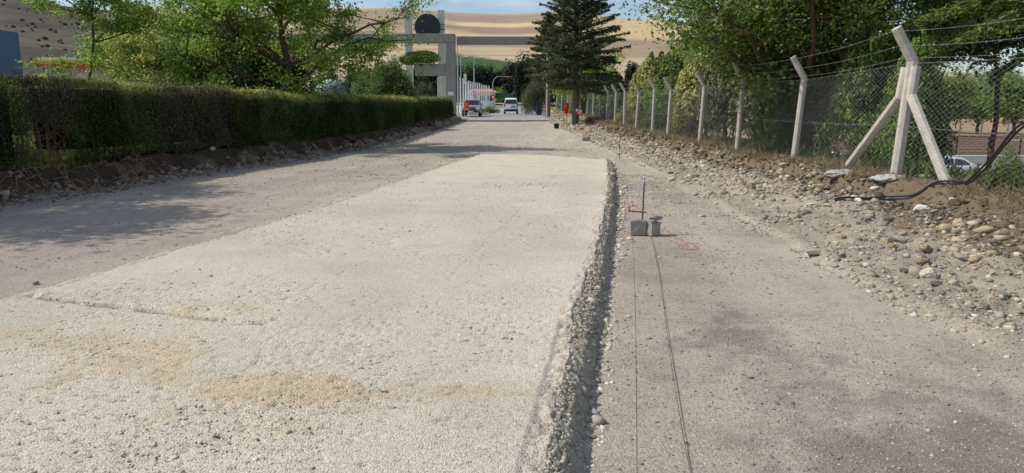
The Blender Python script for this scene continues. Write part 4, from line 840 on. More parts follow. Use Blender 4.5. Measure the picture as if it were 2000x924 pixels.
for i, (x, y, h_, r_, g) in enumerate([(7.7, 48.5, 2.6, 1.0, 'mid'), (7.9, 55, 3.4, 1.4, 'fresh'), (7.5, 62, 3.6, 1.5, 'mid'), (7.2, 70, 3.6, 1.7, 'fresh'), (6.6, 80, 4.0, 2.0, 'mid')]):
    bush(x, y, .2, r_, r_*1.1, h_*.8, 9000, .17, g, ['green shrub behind the fence right of the tall conifer trunk', 'bright green shrub behind the fence seen beside the red and white notice', 'green shrub behind the fence seen left of the tall conifer trunk', 'bright green shrub behind the fence beyond the red cloth', 'green shrub at the far end of the fence'][i], 240+i, clumps=34)
broadleaf(8.75, 19.5, -.2, 8, 5.4, 5.3, 4.2, 3.0, .21, 1.9, 90000, .125, 'mid', 'large leafy green tree overhanging the fence with a dark trunk', 61, limbs=34, clump=.5, sub=9, low=.05, lean=(.1, 0))
spruce(12.6, 13.6, -1.4, 8.5, 5.0, .28, 4.7, 'big drooping cedar at the top right corner', 62, green='mid', nb=120, per=1100, droop=.42, nl_s=.17, name='cedar')
broadleaf(16.8, 24.5, -2.5, 9, 6.9, 4.4, 3.2, 2.5, .09, 5.3, 30000, .17, 'dark', 'dark leafy tree beyond the lower ground under the drooping cedar', 68, limbs=20, clump=.65, low=-.3)
bush(7.5, 30.5, .25, .8, .7, 1.5, 5000, .09, 'yellow', 'leafy creeper shrub growing through the mesh midway along the fence', 63)
bush(7.3, 35.5, .3, .8, .7, 1.4, 5000, .09, 'mid', 'small green shrub at the mesh next to the leafy creeper shrub', 64)
bush(6.9, 42.5, .35, .8, .7, 1.2, 4000, .10, 'yellow', 'low yellow-green shrub at the mesh near the tall conifer', 65)
bush(21.4, 30, -2.5, .85, .8, 2.1, 9000, .09, 'fresh', 'cone shaped green shrub in the lower ground at the right edge', 66, name='shrub')
bush(23.6, 31, -2.5, .7, .7, 1.5, 6000, .09, 'yellow', 'low yellow-green shrub right of the cone shaped one', 67, name='shrub')
for i, (px, Y_, zc, r_, g, lb) in enumerate([(1855, 78, 1.0, 5.2, 'mid', 'round dark tree across the lower ground nearest the braced post'), (1915, 88, 1.2, 6.0, 'mid', 'broad green tree across the lower ground in the middle of the group'), (1985, 80, .8, 5.0, 'mid', 'green tree across the lower ground at the right edge'), (1950, 110, 3.0, 6.5, 'olive', 'pale olive tree behind the others across the lower ground'), (1790, 92, 1.0, 6.0, 'dark', 'dark tree across the lower ground behind the braces'), (2080, 90, 1.4, 6.0, 'mid', 'green tree beyond the right edge group')]):
    p = at(px, 211, Y_); broadleaf(p.x, Y_, -1.6, 8, 2.4+zc*.8+1.6, r_*.72, r_*.6, r_*.42, .2, 1.6, 7000, .34, g, lb, 300+i, limbs=12, clump=.9, sub=4, low=.3)
# ---------------------------------------------------------------- far belt of trees
rr = random.Random(12)
belt = [(700, 196, 9.5), (735, 200, 9.2), (772, 195, 9.6), (812, 196, 9), (846, 200, 9.6), (885, 196, 9), (905, 170, 8.2), (920, 172, 8.0), (938, 174, 8.4), (912, 188, 8.2), (935, 182, 8.4), (958, 178, 8.4), (980, 184, 8.2), (1003, 176, 9.0), (1028, 180, 10.2), (1052, 176, 9.4), (1080, 186, 9.5), (1110, 190, 9.5), (1150, 186, 9.8), (1190, 190, 9), (1235, 186, 9), (1280, 190, 9), (640, 196, 9)]
names = ['far left end of the belt', 'behind the purple shrub', 'behind the big rounded bush', 'behind the lower gate beam', 'just left of the gate column', 'behind the gate column', 'beside the gate column and the tallest poles', 'behind the narrow white sign box', 'left of the kiosk roof', 'right of the gate column', 'above the white flagpoles', 'above the red roofed kiosk', 'above the curved lamp arm', 'above the roof of the white van', 'beneath the pointed dark tree', 'beside the second conifer', 'between the two conifers', 'behind the tall conifer trunk', 'right of the tall conifer trunk', 'behind the last cypress', 'behind the middle cypresses', 'behind the near cypresses', 'left of the trunk of the spreading tree']
for i, (px, Y_, h_) in enumerate(belt):
    p = at(px, 205, Y_); g = ['belt', 'belt', 'dark', 'belt'][i % 4]
    bush(p.x, Y_, p.z-1.2, 5.2, 3.6, h_*1.12, 7000, .8, g, 'dark rounded tree of the far belt, '+names[i], 400+i, name='far_tree', cat='tree', clumps=30, group='belt of far trees')
p = at(1018, 205, 172); bush(p.x, 172, p.z-.5, 2.0, 1.8, 10.6, 4200, .5, 'belt', 'tall pointed dark tree standing out above the far belt', 450, name='far_tree', cat='tree', clumps=40)
p = at(972, 205, 150); bush(p.x, 150, p.z-.4, 2.6, 2, 3.6, 3000, .35, 'fresh', 'small light green tree right of the red roofed kiosk', 451, name='far_tree', cat='tree')
sb_ = bush(0, 0, 0, 1, 1, 1, 300, .5, 'scrub', 'x', 460, name='hill_shrub', cat='shrub', clumps=12); first = True
from mathutils.bvhtree import BVHTree
hv = [v.co for v in hill.data.vertices]; bvh = BVHTree.FromPolygons(hv, [p.vertices for p in hill.data.polygons])
for k in range(120):
    Y_ = rr.uniform(230, 850); px = rr.uniform(-60, 330); x = (px-1000)/F*Y_
    hit = bvh.ray_cast(Vector((x, Y_, 600)), Vector((0, 0, -1)))
    if hit[0] is None: continue
    o = sb_ if first else copy_tree(sb_); first = False; s_ = rr.uniform(1.5, 3.2)*(.6+Y_/700); o.location = hit[0]; s_ *= .34*rr.uniform(.6, 1.6); o.scale = (s_, s_, s_*1.1); tag(o, 'small dark shrub dotted over the scrubby hillside at left', 'shrub', 'shrubs on the left hillside')

# ---------------------------------------------------------------- gate portal
g = empty('concrete_gate', (-6.4, 75, float(roadz(75))), label='grey concrete portal gate of beams and columns spanning the road', cat='gate'); O = Vector(g.location)
def gp(name, a, b, m=M_concg, **k): mb = MB(); mb.b2(Vector(a)-O, Vector(b)-O); return mb.build(name, m, g, bevel=.02)
gp('column', (-6.95, 74.5, .3), (-5.95, 75.5, 8.35)); gp('beam', (-24, 74.45, 8.36), (-5.94, 75.6, 9.25)); gp('lower_beam', (-10.2, 74.6, 5.0), (-6.96, 75.4, 6.2))
gp('beam', (-5.93, 76.5, 8.35), (6.9, 77.3, 9.1)); gp('beam_cap', (-5.93, 76.45, 9.103), (6.9, 77.35, 9.19), M_wall); gp('column', (6.0, 76.48, .3), (6.95, 77.32, 8.345)); gp('column', (-24, 74.5, .3), (-23.1, 75.5, 8.355))
o = gp('plaque', (-6.75, 74.44, 2.95), (-6.15, 74.49, 3.35), M_white)
for x in (-11.9, -8.25): gp('tall_column', (x, 79.6, .3), (x+.75, 80.2, 12.3), mat('tall_concrete', srgb(206, 204, 196), rough=.85, var=.1))
gp('pipe', (-8.05, 76.3, .4), (-7.93, 76.42, 4.95), M_white); gp('pipe', (-7.7, 76.3, .4), (-7.62, 76.38, 4.95), M_white)
e_ = empty('round_emblem', at(835, 53, 79.2), label='large dark disc mounted on rods between the tall columns above the gate', cat='disc')
mb = MB(); n = 40; mb.tube([(0, -.12, 0), (0, .12, 0)], 1.42, n); mb.build('disc', M_disc, e_, smooth=True)
mb = MB(); mb.tube([(0, -.2, 0), (0, -.12, 0)], .35, 20); mb.build('hub', M_disc, e_)
mb = MB(); mb.tube([(-1.6, .2, -.2), (1.9, .2, -.2)], .05, 6); mb.tube([(-1.6, .2, .3), (1.9, .2, .3)], .04, 6); mb.tube([(0, .2, -1.9), (0, .2, 1)], .06, 6); mb.build('rod', M_dark, e_)
e_ = bush(-9.6, 74.6, 6.1, 2.6, .8, 1.25, 8000, .2, 'fresh', 'bright green climbing plant spilling over the lower gate beam', 470, name='climbing_plant', cat='plant')
# ---------------------------------------------------------------- poles, lamps, signs beyond the gate
def pole(name, parts, loc, label, cat, group=None):
    e_ = empty(name, loc, label=label, cat=cat, group=group)
    for nm, mb, m in parts: mb.build(nm, m, e_)
    return e_
fm = None
pos = [(i, px, 95+(i % 3)*1.2) for i, px in enumerate([916, 919.4, 922.8, 926.5, 930, 933.6, 937, 940.6, 944, 947.6, 951, 955.5])]
for i, px, Y_ in pos:
    h_ = [4.3, 4.25, 4.2, 4.15, 4.1, 4.05, 4.0, 3.9, 3.8, 3.75, 3.7, 3.7][i]
    p = at(px, 214, Y_); z = float(roadz(Y_))+.0
    if fm is None:
        mb = MB(); mb.tube([(0, 0, 0), (0, 0, 4.2)], [.075, .055], 8); m2 = MB(); m2.tube([(0, 0, 4.2), (0, 0, 4.26), (0, 0, 4.32)], [.07, .09, .02], 8); m3 = MB(); m3.box((0, 0, .05), (.35, .35, .1))
        fm = pole('flagpole', [('mast', mb, M_wpole), ('finial', m2, M_steel), ('base', m3, M_kerb)], (0, 0, 0), 'x', 'flagpole'); o = fm
    else: o = copy_tree(fm)
    o.location = (p.x, Y_, z); o.scale = (1, 1, h_/4.2); tag(o, 'bare white flagpole in the row behind the pickup', 'flagpole', 'white flagpoles in a row')
for i, (px, top, lab) in enumerate([(900, 150, 'tallest front white pole right beside the gate column'), (905.5, 152, 'second tall front white pole beside the gate column'), (910.5, 156, 'third tall front white pole under the white sign box'), (914, 158, 'fourth tall front pole, greenish white')]):
    p = at(px, 214, 82+i); zt = at(px, top, 82+i).z; o = copy_tree(fm); o.location = (p.x, 82+i, float(roadz(82))); o.scale = (1.2, 1.2, (zt-.8)/4.32); tag(o, lab, 'flagpole'); del o['group']
p = at(909, 204, 90); z = float(roadz(90)); m1 = MB(); m1.tube([(0, 0, 0), (0, 0, 3.6)], .06, 8); m2 = MB(); m2.box((0, 0, 4.45), (.36, .2, 1.3)); m3 = MB(); m3.tube([(0, 0, 5.1), (0, 0, 5.5)], [.07, .04], 8)
pole('sign_pylon', [('post', m1, M_steel), ('sign_box', m2, mat('sign_white', srgb(214, 220, 224), rough=.4)), ('red_cap', m3, M_redlens)], (p.x, 90, z), 'tall narrow white sign box on a post beside the flagpoles', 'sign')
# double street lamp, lamp over the beam, curved lamp arm, lamp pole in the left trees, right pole
def lamp(px, Y_, top, label, kind='double', zb=None, h2=None):
    p = at(px, top, Y_); z = float(roadz(Y_)) if zb is None else zb; h_ = p.z-z; a = MB(); a.tube([(0, 0, 0), (0, 0, h_*.5), (0, 0, h_)], [.10, .08, .05], 10); hd = []
    arm = MB()
    for s in ((-1, 1) if kind == 'double' else (1,)):
        arm.tube([(0, 0, h_-.05), (s*.5, 0, h_+.1), (s*.9, 0, h_+.14)], .035, 6); m = MB(); m.box((s*1.15, 0, h_+.15), (.62, .26, .12), taper=.7); hd.append(('lamp_head', m, M_white))
    return pole('street_lamp', [('pole', a, M_steel), ('arm', arm, M_steel)]+hd, (p.x, Y_, z), label, 'street lamp')
lamp(925.5, 110, 112, 'tall double-headed street lamp beyond the gate'); lamp(893, 85, 72, 'single street lamp whose white head shows above the gate beam', 'single'); lamp(899.5, 120, 112, 'slim street lamp close to the gate column', 'single')
lamp(488, 45, 2, 'pale lamp post half hidden in the spreading tree', 'single', .9)
p = at(1068, 232, 66); z = .6; a = MB(); a.tube([(0, 0, 0), (0, 0, 6.2)], [.06, .05], 10); b = MB(); b.box((0, -.1, 6.0), (.3, .25, .45)); c = MB(); c.box((.02, -.1, 3.6), (.18, .12, .9))
pole('lamp_post', [('pole', a, M_conc), ('lamp_head', b, M_white), ('box', c, M_white)], (p.x, 66, z), 'pale post with boxes standing against the second conifer trunk', 'post')
p = at(963, 216, 100); z = float(roadz(100)); q = at(997, 150, 100); a = MB(); a.tube([(0, 0, 0), (0, 0, 4.2), (.15, 0, 4.7), (.6, 0, 5.1), (q.x-p.x, 0, q.z-z)], [.08, .07, .06, .06, .04], 8); b = MB(); b.box((q.x-p.x+.1, 0, q.z-z), (.34, .3, .28))
c = MB(); c.tube([(.02, -.08, 2.25), (.02, -.14, 2.25)], .34, 20); d_ = MB(); d_.tube([(.02, -.142, 2.25), (.02, -.16, 2.25)], .17, 16)
pl = pole('signal_pole', [('pole', a, mat('green_grey', srgb(130, 150, 140), rough=.5)), ('signal_head', b, M_redlens), ('sign_disc', c, M_red)], (p.x, 100, z), 'curved signal arm over the road with a round red sign on its post', 'signal pole'); d_.build('sign_centre', M_white, pl)
p = at(925, 208, 104); z = float(roadz(104)); a = MB(); a.tube([(0, 0, 0), (0, 0, 2.4)], .04, 6); b = MB(); b.tube([(0, -.05, 2.75), (0, -.09, 2.75)], .45, 8, phase=math.pi/8); c = MB(); c.box((0, -.1, 2.75), (.5, .02, .12))
pl = pole('stop_sign', [('post', a, M_steel), ('plate', b, M_red), ('white_bar', c, M_white)], (p.x, 104, z), 'small red octagonal road sign among the flagpoles', 'road sign')
p = at(913, 200, 99); a = MB(); a.tube([(0, 0, 0), (0, 0, 1.9)], .04, 6); b = MB(); b.box((0, -.05, 2.0), (1.0, .05, .8)); pole('notice_board', [('post', a, M_steel), ('panel', b, mat('olive_board', srgb(150, 150, 110), rough=.7))], (p.x, 99, float(roadz(99))), 'olive notice board just above the pickup roof', 'sign')
# kiosk with red roof
O = at(943, 198, 130); O.z = float(roadz(130))+.1; e_ = empty('kiosk', O, label='low kiosk with faded red hipped roof behind the flagpoles', cat='building'); zb = at(943, 181, 130).z-O.z; zt = at(943, 173.5, 130).z-O.z
mb = MB(); mb.box((0, 0, zb/2), (4.6, 3.4, zb)); mb.build('wall', M_wall, e_)
mb = MB(); mb.add([(-2.9, -2.2, zb), (2.9, -2.2, zb), (2.9, 2.2, zb), (-2.9, 2.2, zb), (-1.6, 0, zt), (1.6, 0, zt)], [(0, 1, 5, 4), (1, 2, 5), (2, 3, 4, 5), (3, 0, 4), (3, 2, 1, 0)]); mb.build('roof', M_tile, e_)
for x in (-1.4, 0, 1.4): mb = MB(); mb.box((x, -1.71, zb*.6), (.9, .04, .9)); mb.build('window', M_glass, e_)
O = at(982, 192, 132); mb = MB(); 
for x in (-1.9, 1.9):
    for y in (-1, 1): mb.tube([(x, y, -1), (x, y, 1.0)], .05, 5)
e_ = empty('net_cage', O, label='small green netted cage right of the kiosk', cat='cage'); mb.build('frame', M_greennet, e_)
mb = MB(); mb.box((0, -1, .45), (3.7, .03, .9)); mb.box((0, 1, .45), (3.7, .03, .9)); mb.box((-1.9, 0, .45), (.03, 1.9, .9)); mb.box((1.9, 0, .45), (.03, 1.9, .9)); mb.build('net', M_greennet, e_)
bush(-3.1, 90, 1.0, 1.7, .9, .75, 5000, .12, 'fresh', 'low clipped roadside hedge on the island beyond the pickup', 480, name='low_hedge', cat='hedge')
# ---------------------------------------------------------------- vehicles
def wheel(par, x, y, r, w_):
    s = 1 if x > 0 else -1; mb = MB(); mb.tube([(x-w_/2, y, r), (x-w_/2+.03, y, r), (x+w_/2-.03, y, r), (x+w_/2, y, r)], [r*.9, r, r, r*.9], 24); t_ = mb.build('wheel', M_tyre, par, smooth=True)
    mb = MB(); mb.tube([(x+s*(w_/2-.01), y, r), (x+s*(w_/2+.012), y, r)], r*.62, 16); mb.build('rim', M_rim, t_)
def vehicle(name, loc, rz, label, cat, paint, L_, W_, lower, cabin, win, wr, axles, ride=.3):
    """lower / cabin: side outlines (y along the length, z); x is the width; the front faces -y"""
    e_ = empty(name, loc, rz, label=label, cat=cat)
    mb = MB(); mb.prism(lower, 'x', -W_/2, W_/2); b = mb.build('body', paint, e_, bevel=.05, smooth=True)
    mb = MB(); n = len(cabin); ins = .16; zs = [p[1] for p in cabin]; z0, z1 = min(zs), max(zs); vs = []
    for s in (-1, 1): vs += [(s*(W_/2-.03-ins*(p[1]-z0)/(z1-z0)), p[0], p[1]) for p in cabin]
    mb.add(vs, [tuple(range(n)), tuple(range(n, 2*n))[::-1]]+[(i, i+n, (i+1) % n+n, (i+1) % n) for i in range(n)]); mb.build('cabin', paint, e_, bevel=.03, smooth=True)
    for poly in win['side']:
        for s in (-1, 1):
            m2 = MB(); k_ = len(poly); vs = [(s*(W_/2-.026-ins*(p[1]-z0)/(z1-z0)), p[0], p[1]) for p in poly]; vs += [(v[0]+s*.012, v[1], v[2]) for v in vs]
            m2.add(vs, [tuple(range(k_)), tuple(range(k_, 2*k_))[::-1]]+[(i, i+k_, (i+1) % k_+k_, (i+1) % k_) for i in range(k_)]); m2.build('window', M_glass, e_)
    for (ya, za, yb, zb, nm) in win['ends']:
        def hw(z): return W_/2-.03-ins*(z-z0)/(z1-z0)-.09
        d = Vector((0, -(zb-za), (yb-ya))).normalized()*.012
        if win.get('flip') and nm == 'rear_window': pass
        dn = Vector((0, math.copysign(abs(zb-za), ya), abs(yb-ya))).normalized()*.015
        vs = [Vector((-hw(za), ya, za)), Vector((hw(za), ya, za)), Vector((hw(zb), yb, zb)), Vector((-hw(zb), yb, zb))]; vs += [v+dn for v in vs]
        m2 = MB(); m2.add(vs, [(0, 1, 2, 3), (7, 6, 5, 4), (0, 4, 5, 1), (1, 5, 6, 2), (2, 6, 7, 3), (3, 7, 4, 0)]); m2.build(nm, M_glass, e_)
    for ya in axles:
        for s in (-1, 1): wheel(e_, s*(W_/2-.10), ya, wr, .22)
    return e_
def part(e_, nm, c, d, m, **k): mb = MB(); mb.box(c, d, **{q: v for q, v in k.items() if q != 'bevel'}); return mb.build(nm, m, e_, bevel=k.get('bevel', .01))
# white van seen from behind
Yv = 88; vp = at(998, 224, Yv)
van = vehicle('white_van', (vp.x, Yv+2.1, float(roadz(Yv+2))+.09), R(180), 'small white panel van driving away beyond the gate', 'van', M_white, 4.2, 1.72,
    [(-2.1, .35), (-2.12, .8), (-1.5, 1.02), (2.06, 1.05), (2.1, .4), (2.0, .28), (-1.9, .28)], [(-1.45, 1.0), (-.75, 1.72), (-.4, 1.83), (1.75, 1.80), (1.95, 1.66), (2.05, 1.0)],
    {'side': [[(-1.2, 1.08), (-.72, 1.62), (.05, 1.64), (.05, 1.08)], [(.2, 1.08), (.2, 1.64), (1.0, 1.62), (1.0, 1.08)]], 'ends': [(-1.36, 1.1, -.8, 1.66, 'windscreen'), (2.035, 1.15, 1.96, 1.62, 'rear_window')]}, .31, (-1.35, 1.35))
van.scale = (1.04, 1, 1.1)
part(van, 'bumper', (0, 2.1, .42), (1.66, .12, .22), M_dark); part(van, 'number_plate', (-.25, 2.1, .86), (.5, .04, .12), mat('plate', srgb(90, 90, 92)))
for s in (-1, 1): part(van, 'tail_light', (s*.78, 2.08, 1.0), (.12, .05, .42), M_redlens); part(van, 'wing_mirror', (s*.95, -1.0, 1.12), (.16, .12, .2), M_white)
# silver pickup facing the camera
Yp = 70.5; vp = at(920, 228, Yp)
pk = vehicle('silver_pickup', (vp.x, Yp+2.4, float(roadz(Yp+1))+.085), 0, 'silver pickup parked behind the warning board facing the camera', 'pickup', M_silver, 5.0, 1.82,
    [(-2.5, .42), (-2.52, .85), (-2.4, 1.06), (-1.1, 1.16), (2.5, 1.16), (2.5, .5), (2.3, .4), (-2.3, .4)], [(-1.2, 1.12), (-.55, 1.68), (-.2, 1.76), (1.1, 1.74), (1.35, 1.12)],
    {'side': [[(-.85, 1.18), (-.48, 1.62), (.25, 1.65), (.25, 1.18)], [(.35, 1.18), (.35, 1.65), (1.0, 1.62), (1.15, 1.18)]], 'ends': [(-1.13, 1.2, -.6, 1.64, 'windscreen')]}, .38, (-1.6, 1.6))
part(pk, 'grille', (0, -2.53, .82), (.95, .05, .26), M_dark); part(pk, 'bumper', (0, -2.55, .52), (1.75, .12, .2), M_dark); part(pk, 'number_plate', (0, -2.63, .52), (.5, .03, .11), M_white)
for s in (-1, 1): part(pk, 'headlight', (s*.7, -2.5, .86), (.34, .1, .2), M_lens); part(pk, 'wing_mirror', (s*1.02, -.85, 1.22), (.2, .12, .18), M_silver)
# white saloon in the lower lot, side on
sx = at(1862, 300, 42); sal = vehicle('white_saloon', (sx.x-.1, 42, -2.66), R(90), 'white saloon parked in the lower ground seen through the fence', 'car', M_white, 4.5, 1.78,
    [(-2.25, .35), (-2.27, .62), (-2.0, .82), (-1.0, .93), (1.9, .97), (2.22, .9), (2.25, .4), (2.1, .25), (-2.0, .25)], [(-1.15, .9), (-.3, 1.38), (.2, 1.45), (.9, 1.40), (1.85, .95)],
    {'side': [[(-.75, .97), (-.25, 1.3), (.25, 1.35), (.25, .97)], [(.33, .97), (.33, 1.35), (.85, 1.30), (1.35, 1.0)]], 'ends': [(-1.05, .97, -.4, 1.33, 'windscreen'), (1.7, 1.02, 1.0, 1.36, 'rear_window')]}, .32, (-1.4, 1.35))
sal.rotation_euler.z = R(90)
for s in (-1, 1): part(sal, 'headlight', (s*.7, -2.2, .68), (.35, .12, .14), M_lens); part(sal, 'tail_light', (s*.75, 2.2, .8), (.3, .1, .14), M_redlens); part(sal, 'wing_mirror', (s*.98, -.65, 1.0), (.18, .12, .13), M_white)
sal2 = copy_tree(sal); sal2.location = (sx.x-5.6, 45, -2.6); tag(sal2, 'second white car half hidden behind the shrubs left of the white saloon', 'car')
# ---------------------------------------------------------------- works sign and barrier
p = at(911, 228, 68); z = float(roadz(68)); O = Vector((p.x, 68, z)); e_ = empty('warning_board', O, label='orange roadworks board on thin white legs in front of the pickup', cat='sign')
part(e_, 'board', (0, 0, 1.32), (.52, .04, .52), M_orange, bevel=0); part(e_, 'lower_panel', (0, 0, .9), (.52, .04, .26), M_red, bevel=0); part(e_, 'stripe', (0, -.03, .9), (.44, .01, .08), M_white, bevel=0)
mb = MB(); 
for a0, a1 in (((-.17, 1.14), (0, 1.5)), ((0, 1.5), (.17, 1.14)), ((-.17, 1.14), (.17, 1.14))): mb.tube([(a0[0], -.03, a0[1]), (a1[0], -.03, a1[1])], .022, 4)
mb.build('triangle', M_yellow, e_)
for s in (-.2, .2): mb = MB(); mb.tube([(s, .03, 0), (s, .03, 1.5)], .018, 6); mb.build('leg', M_white, e_)
e_ = empty('barrier', (p.x+.75, 68.6, z), label='low white tube barrier standing before the pickup', cat='barrier')
mb = MB(); mb.tube([(-.55, 0, 0), (-.55, 0, .95), (.35, 0, .95), (.35, 0, 0)], .02, 6); mb.tube([(-.55, 0, .12), (.35, 0, .12)], .02, 6); mb.build('frame', M_white, e_)
for s in (-.55, .35): mb = MB(); mb.box((s, 0, .02), (.1, .5, .04)); mb.build('foot', M_white, e_)
# things on the right verge
p = at(1131, 219, 46); e_ = empty('verge_sign', (p.x, 46, float(height(p.x, 46))), label='tilted red and white notice on a thin stake right of the tall conifer trunk', cat='sign'); zc = p.z-e_.location.z
part(e_, 'plate', (0, 0, zc), (.42, .02, .36), M_red, ry=R(14), bevel=0); part(e_, 'white_field', (-.022, -.012, zc+.09), (.40, .012, .16), M_white, ry=R(14), bevel=0)
part(e_, 'text_line', (-.022, -.022, zc+.11), (.26, .008, .022), M_disc, ry=R(14), bevel=0); part(e_, 'text_line', (-.015, -.022, zc+.07), (.20, .008, .016), M_disc, ry=R(14), bevel=0); part(e_, 'white_mark', (.02, -.014, zc-.08), (.26, .010, .05), M_pink, ry=R(14), bevel=0)
mb = MB(); mb.tube([(-.02, .03, -.1), (.02, .02, zc+.05)], .015, 6); mb.build('stake', M_barkl, e_)
p = at(1106, 212, 50); z = float(height(p.x, 50)); e_ = empty('red_cloth_post', (p.x, 50, z), label='post wrapped in a bright red cloth left of the tall conifer trunk', cat='post'); zc = p.z-z
mb = MB(); mb.tube([(0, 0, -.1), (.03, 0, zc+.1)], .04, 6); mb.build('post', M_conc, e_)
mb = MB(); mb.tube([(.07, -.02, zc-.36), (.0, -.02, zc-.3), (.0, -.03, zc), (.06, -.03, zc+.3), (.1, -.02, zc+.36)], [.06, .15, .17, .14, .05], 9); o = mb.build('cloth', M_red, e_, smooth=True)
mb = MB(); mb.tube([(-.08, -.17, zc-.2), (-.02, -.19, zc), (.03, -.16, zc+.22)], [.02, .035, .02], 5); mb.build('cloth_fold', M_redlens, e_)
p = at(1087, 238, 48); z = float(height(p.x, 48)); e_ = empty('bucket', (p.x, 48, z), label='black bucket on the bank foot left of the tall conifer', cat='bucket'); mb = MB(); mb.tube([(0, 0, 0), (0, 0, .3)], [.15, .19], 14); mb.build('pail', M_dark, e_); mb = MB(); mb.tube([(0, 0, .3), (0, 0, .33)], [.2, .2], 14); mb.build('rim', M_dark, e_)
p = at(1053, 212, 80); z = float(roadz(80)); e_ = empty('blue_cabinet', (p.x, 80, z), label='dark blue cabinet beside white rails at the road edge', cat='cabinet'); part(e_, 'case', (0, 0, .75), (.55, .5, 1.5), mat('dark_blue', srgb(34, 56, 84), rough=.5)); part(e_, 'cap', (0, 0, 1.53), (.62, .57, .06), M_dark)
e_ = empty('railing', (p.x+.8, 80, z), label='short white railing right of the blue cabinet', cat='railing')
for x in (-.25, .1, .45): part(e_, 'upright', (x, 0, .7), (.07, .07, 1.4), M_white, bevel=0)
part(e_, 'rail', (.1, 0, .12), (.9, .05, .08), M_white, bevel=0)
p = at(1023, 232, 60); e_ = empty('marker_post', (p.x, 60, float(roadz(60))), label='thin white marker post at the edge of the asphalt', cat='post'); mb = MB(); mb.tube([(0, 0, 0), (0, 0, 1.0)], .028, 8); mb.build('post', M_white, e_); part(e_, 'foot', (0, 0, .05), (.26, .2, .1), M_pink)
# rubble blocks heaped round the conifer foot
for k in range(46):
    y = rr.uniform(38, 62); x = float(fenceX(y))-rr.uniform(1.2, 2.6); put_rock(random.choice(RK), x, y, rr.uniform(.09, .24), 'broken pale block heaped on the bank near the tall conifer', 'broken blocks heaped near the tall conifer', cat='rubble block', name='rubble_block')
# ---------------------------------------------------------------- left background
e_ = empty('blue_building', (-66, 92, .8), label='blue clad hall at the far left above the hedge', cat='building'); zt = at(0, 62, 92).z-.8; x1 = at(57, 80, 92).x+66
part(e_, 'wall', (x1-11, -1.5, zt/2), (18, 5, zt), M_blue, bevel=0); part(e_, 'parapet', (x1-11, -4.04, zt-.12), (18.1, .08, .24), M_disc, bevel=0); part(e_, 'window', (x1-7, -4.04, 3.2), (6, .08, 2.2), M_glass, bevel=0); part(e_, 'grey_band', (x1-11, -4.05, zt-3.9), (18.1, .06, .25), M_steel, bevel=0)
a = at(92, 124, 70); b = at(224, 124, 70); O = Vector(((a.x+b.x)/2, 72, .9)); w_ = b.x-a.x; e_ = empty('fuel_station', O, label='long flat canopy with white yellow and red bands above the hedge at left', cat='building')
z1 = at(150, 114.5, 70).z-.9; z2 = at(150, 120, 70).z-.9; z3 = at(150, 127, 70).z-.9; z4 = at(150, 130, 70).z-.9
part(e_, 'white_band', (0, 0, (z1+z2)/2), (w_, 7, z1-z2-.004), M_white, bevel=0); part(e_, 'yellow_band', (0, 0, (z2+z3)/2), (w_+.02, 7.02, z2-z3-.004), M_yellow, bevel=0); part(e_, 'red_band', (0, 0, (z3+z4)/2), (w_, 7, z3-z4), M_red, bevel=0)
for x in (-w_*.38, w_*.1, w_*.4): part(e_, 'column', (x, 0, z4/2), (.35, .35, z4-.01), M_wall, bevel=0)
part(e_, 'wall', (-1, 5.5, 2.2), (w_*.95, 3, 4.4), M_wall, bevel=0)
for x in (-w_*.3, 0, w_*.28): part(e_, 'window', (x, 3.97, 2.4), (1.7, .06, 1.8), M_glass, bevel=0)
p = at(655, 172, 50); e_ = empty('pale_dome', (p.x-.35, 50, 1.2), label='pale bluish white rounded dome roof showing through shrubs right of the big trunk', cat='dome'); rd = 1.15
zt = at(655, 155, 50).z-1.2; vs = []; nn = 24; mm = 10
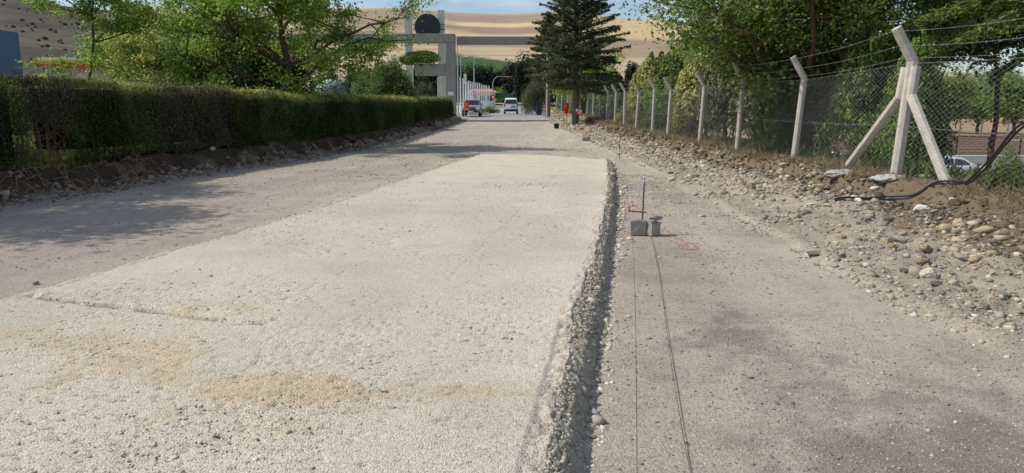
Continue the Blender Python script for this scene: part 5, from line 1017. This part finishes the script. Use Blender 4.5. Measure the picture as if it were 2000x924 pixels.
for i in range(mm+1):
    ph = math.pi/2*i/mm
    for k_ in range(nn): a = 2*math.pi*k_/nn; vs.append((math.cos(a)*math.cos(ph)*1.15, math.sin(a)*math.cos(ph)*1.15, zt-1.1+math.sin(ph)*1.1))
mb = MB(); mb.add(vs, [(i*nn+k_, i*nn+(k_+1) % nn, (i+1)*nn+(k_+1) % nn, (i+1)*nn+k_) for i in range(mm) for k_ in range(nn)]); mb.build('shell', mat('dome_white', srgb(170, 186, 192), rough=.3, var=.05), e_, smooth=True)
mb = MB(); mb.tube([(0, 0, -.6), (0, 0, zt-1.1)], 1.12, 24); mb.build('drum', M_wall, e_, smooth=True)
# ---------------------------------------------------------------- lower ground at right: low wall, posts, terraces
e_ = empty('low_wall', (30, 44.6, -2.6), label='low white wall behind the white saloon at right', cat='wall'); part(e_, 'body', (2, 0, .6), (12, .25, 1.2), M_wall, bevel=0); part(e_, 'coping', (2, 0, 1.23), (12.1, .35, .06), M_white, bevel=0)
for i in range(7):
    y = 52+i*3.3; k = MB(); zz_ = float(height(30, y)); k.box((34, y, zz_+.12), (34, .3, .34)); tag(k.build('terrace_edge', mat('terrace_stone', srgb(168, 146, 122), rough=.9)), 'stone terrace edge number %s up the brown slope beyond the saloon' % ['one', 'two', 'three', 'four', 'five', 'six', 'seven'][i], 'terrace edge', group='terrace edges on the brown slope')
for i, px in enumerate([1800, 1868, 1930, 1992]):
    p = at(px, 290, 50); z = float(height(p.x, 50)); k = MB(); k.tube([(0, 0, 0), (0, 0, 1.75)], .05, 8); e2 = empty('metal_post', (p.x, 50, z), label='slim dark metal post before the brown terraces, '+['behind the braces', 'above the white saloon', 'beside the low white wall', 'at the right edge'][i], cat='post'); k.build('shaft', M_dark, e2); part(e2, 'foot', (0, 0, .04), (.25, .25, .08), M_kerb)
for i, px in enumerate([1874, 1916, 1967, 2020]):
    p = at(px, 264, 78); z = float(height(p.x, 78)); mb, _, _ = post_mb(1.4, .4, .09, 0); o = mb.build('far_fence_post', M_conc); o.location = (p.x, 78, z); tag(o, 'short white concrete post beyond the brown terraces, '+['leftmost', 'second from left', 'third from left', 'beyond the frame edge'][i]+' of its row', 'post', 'far concrete posts')
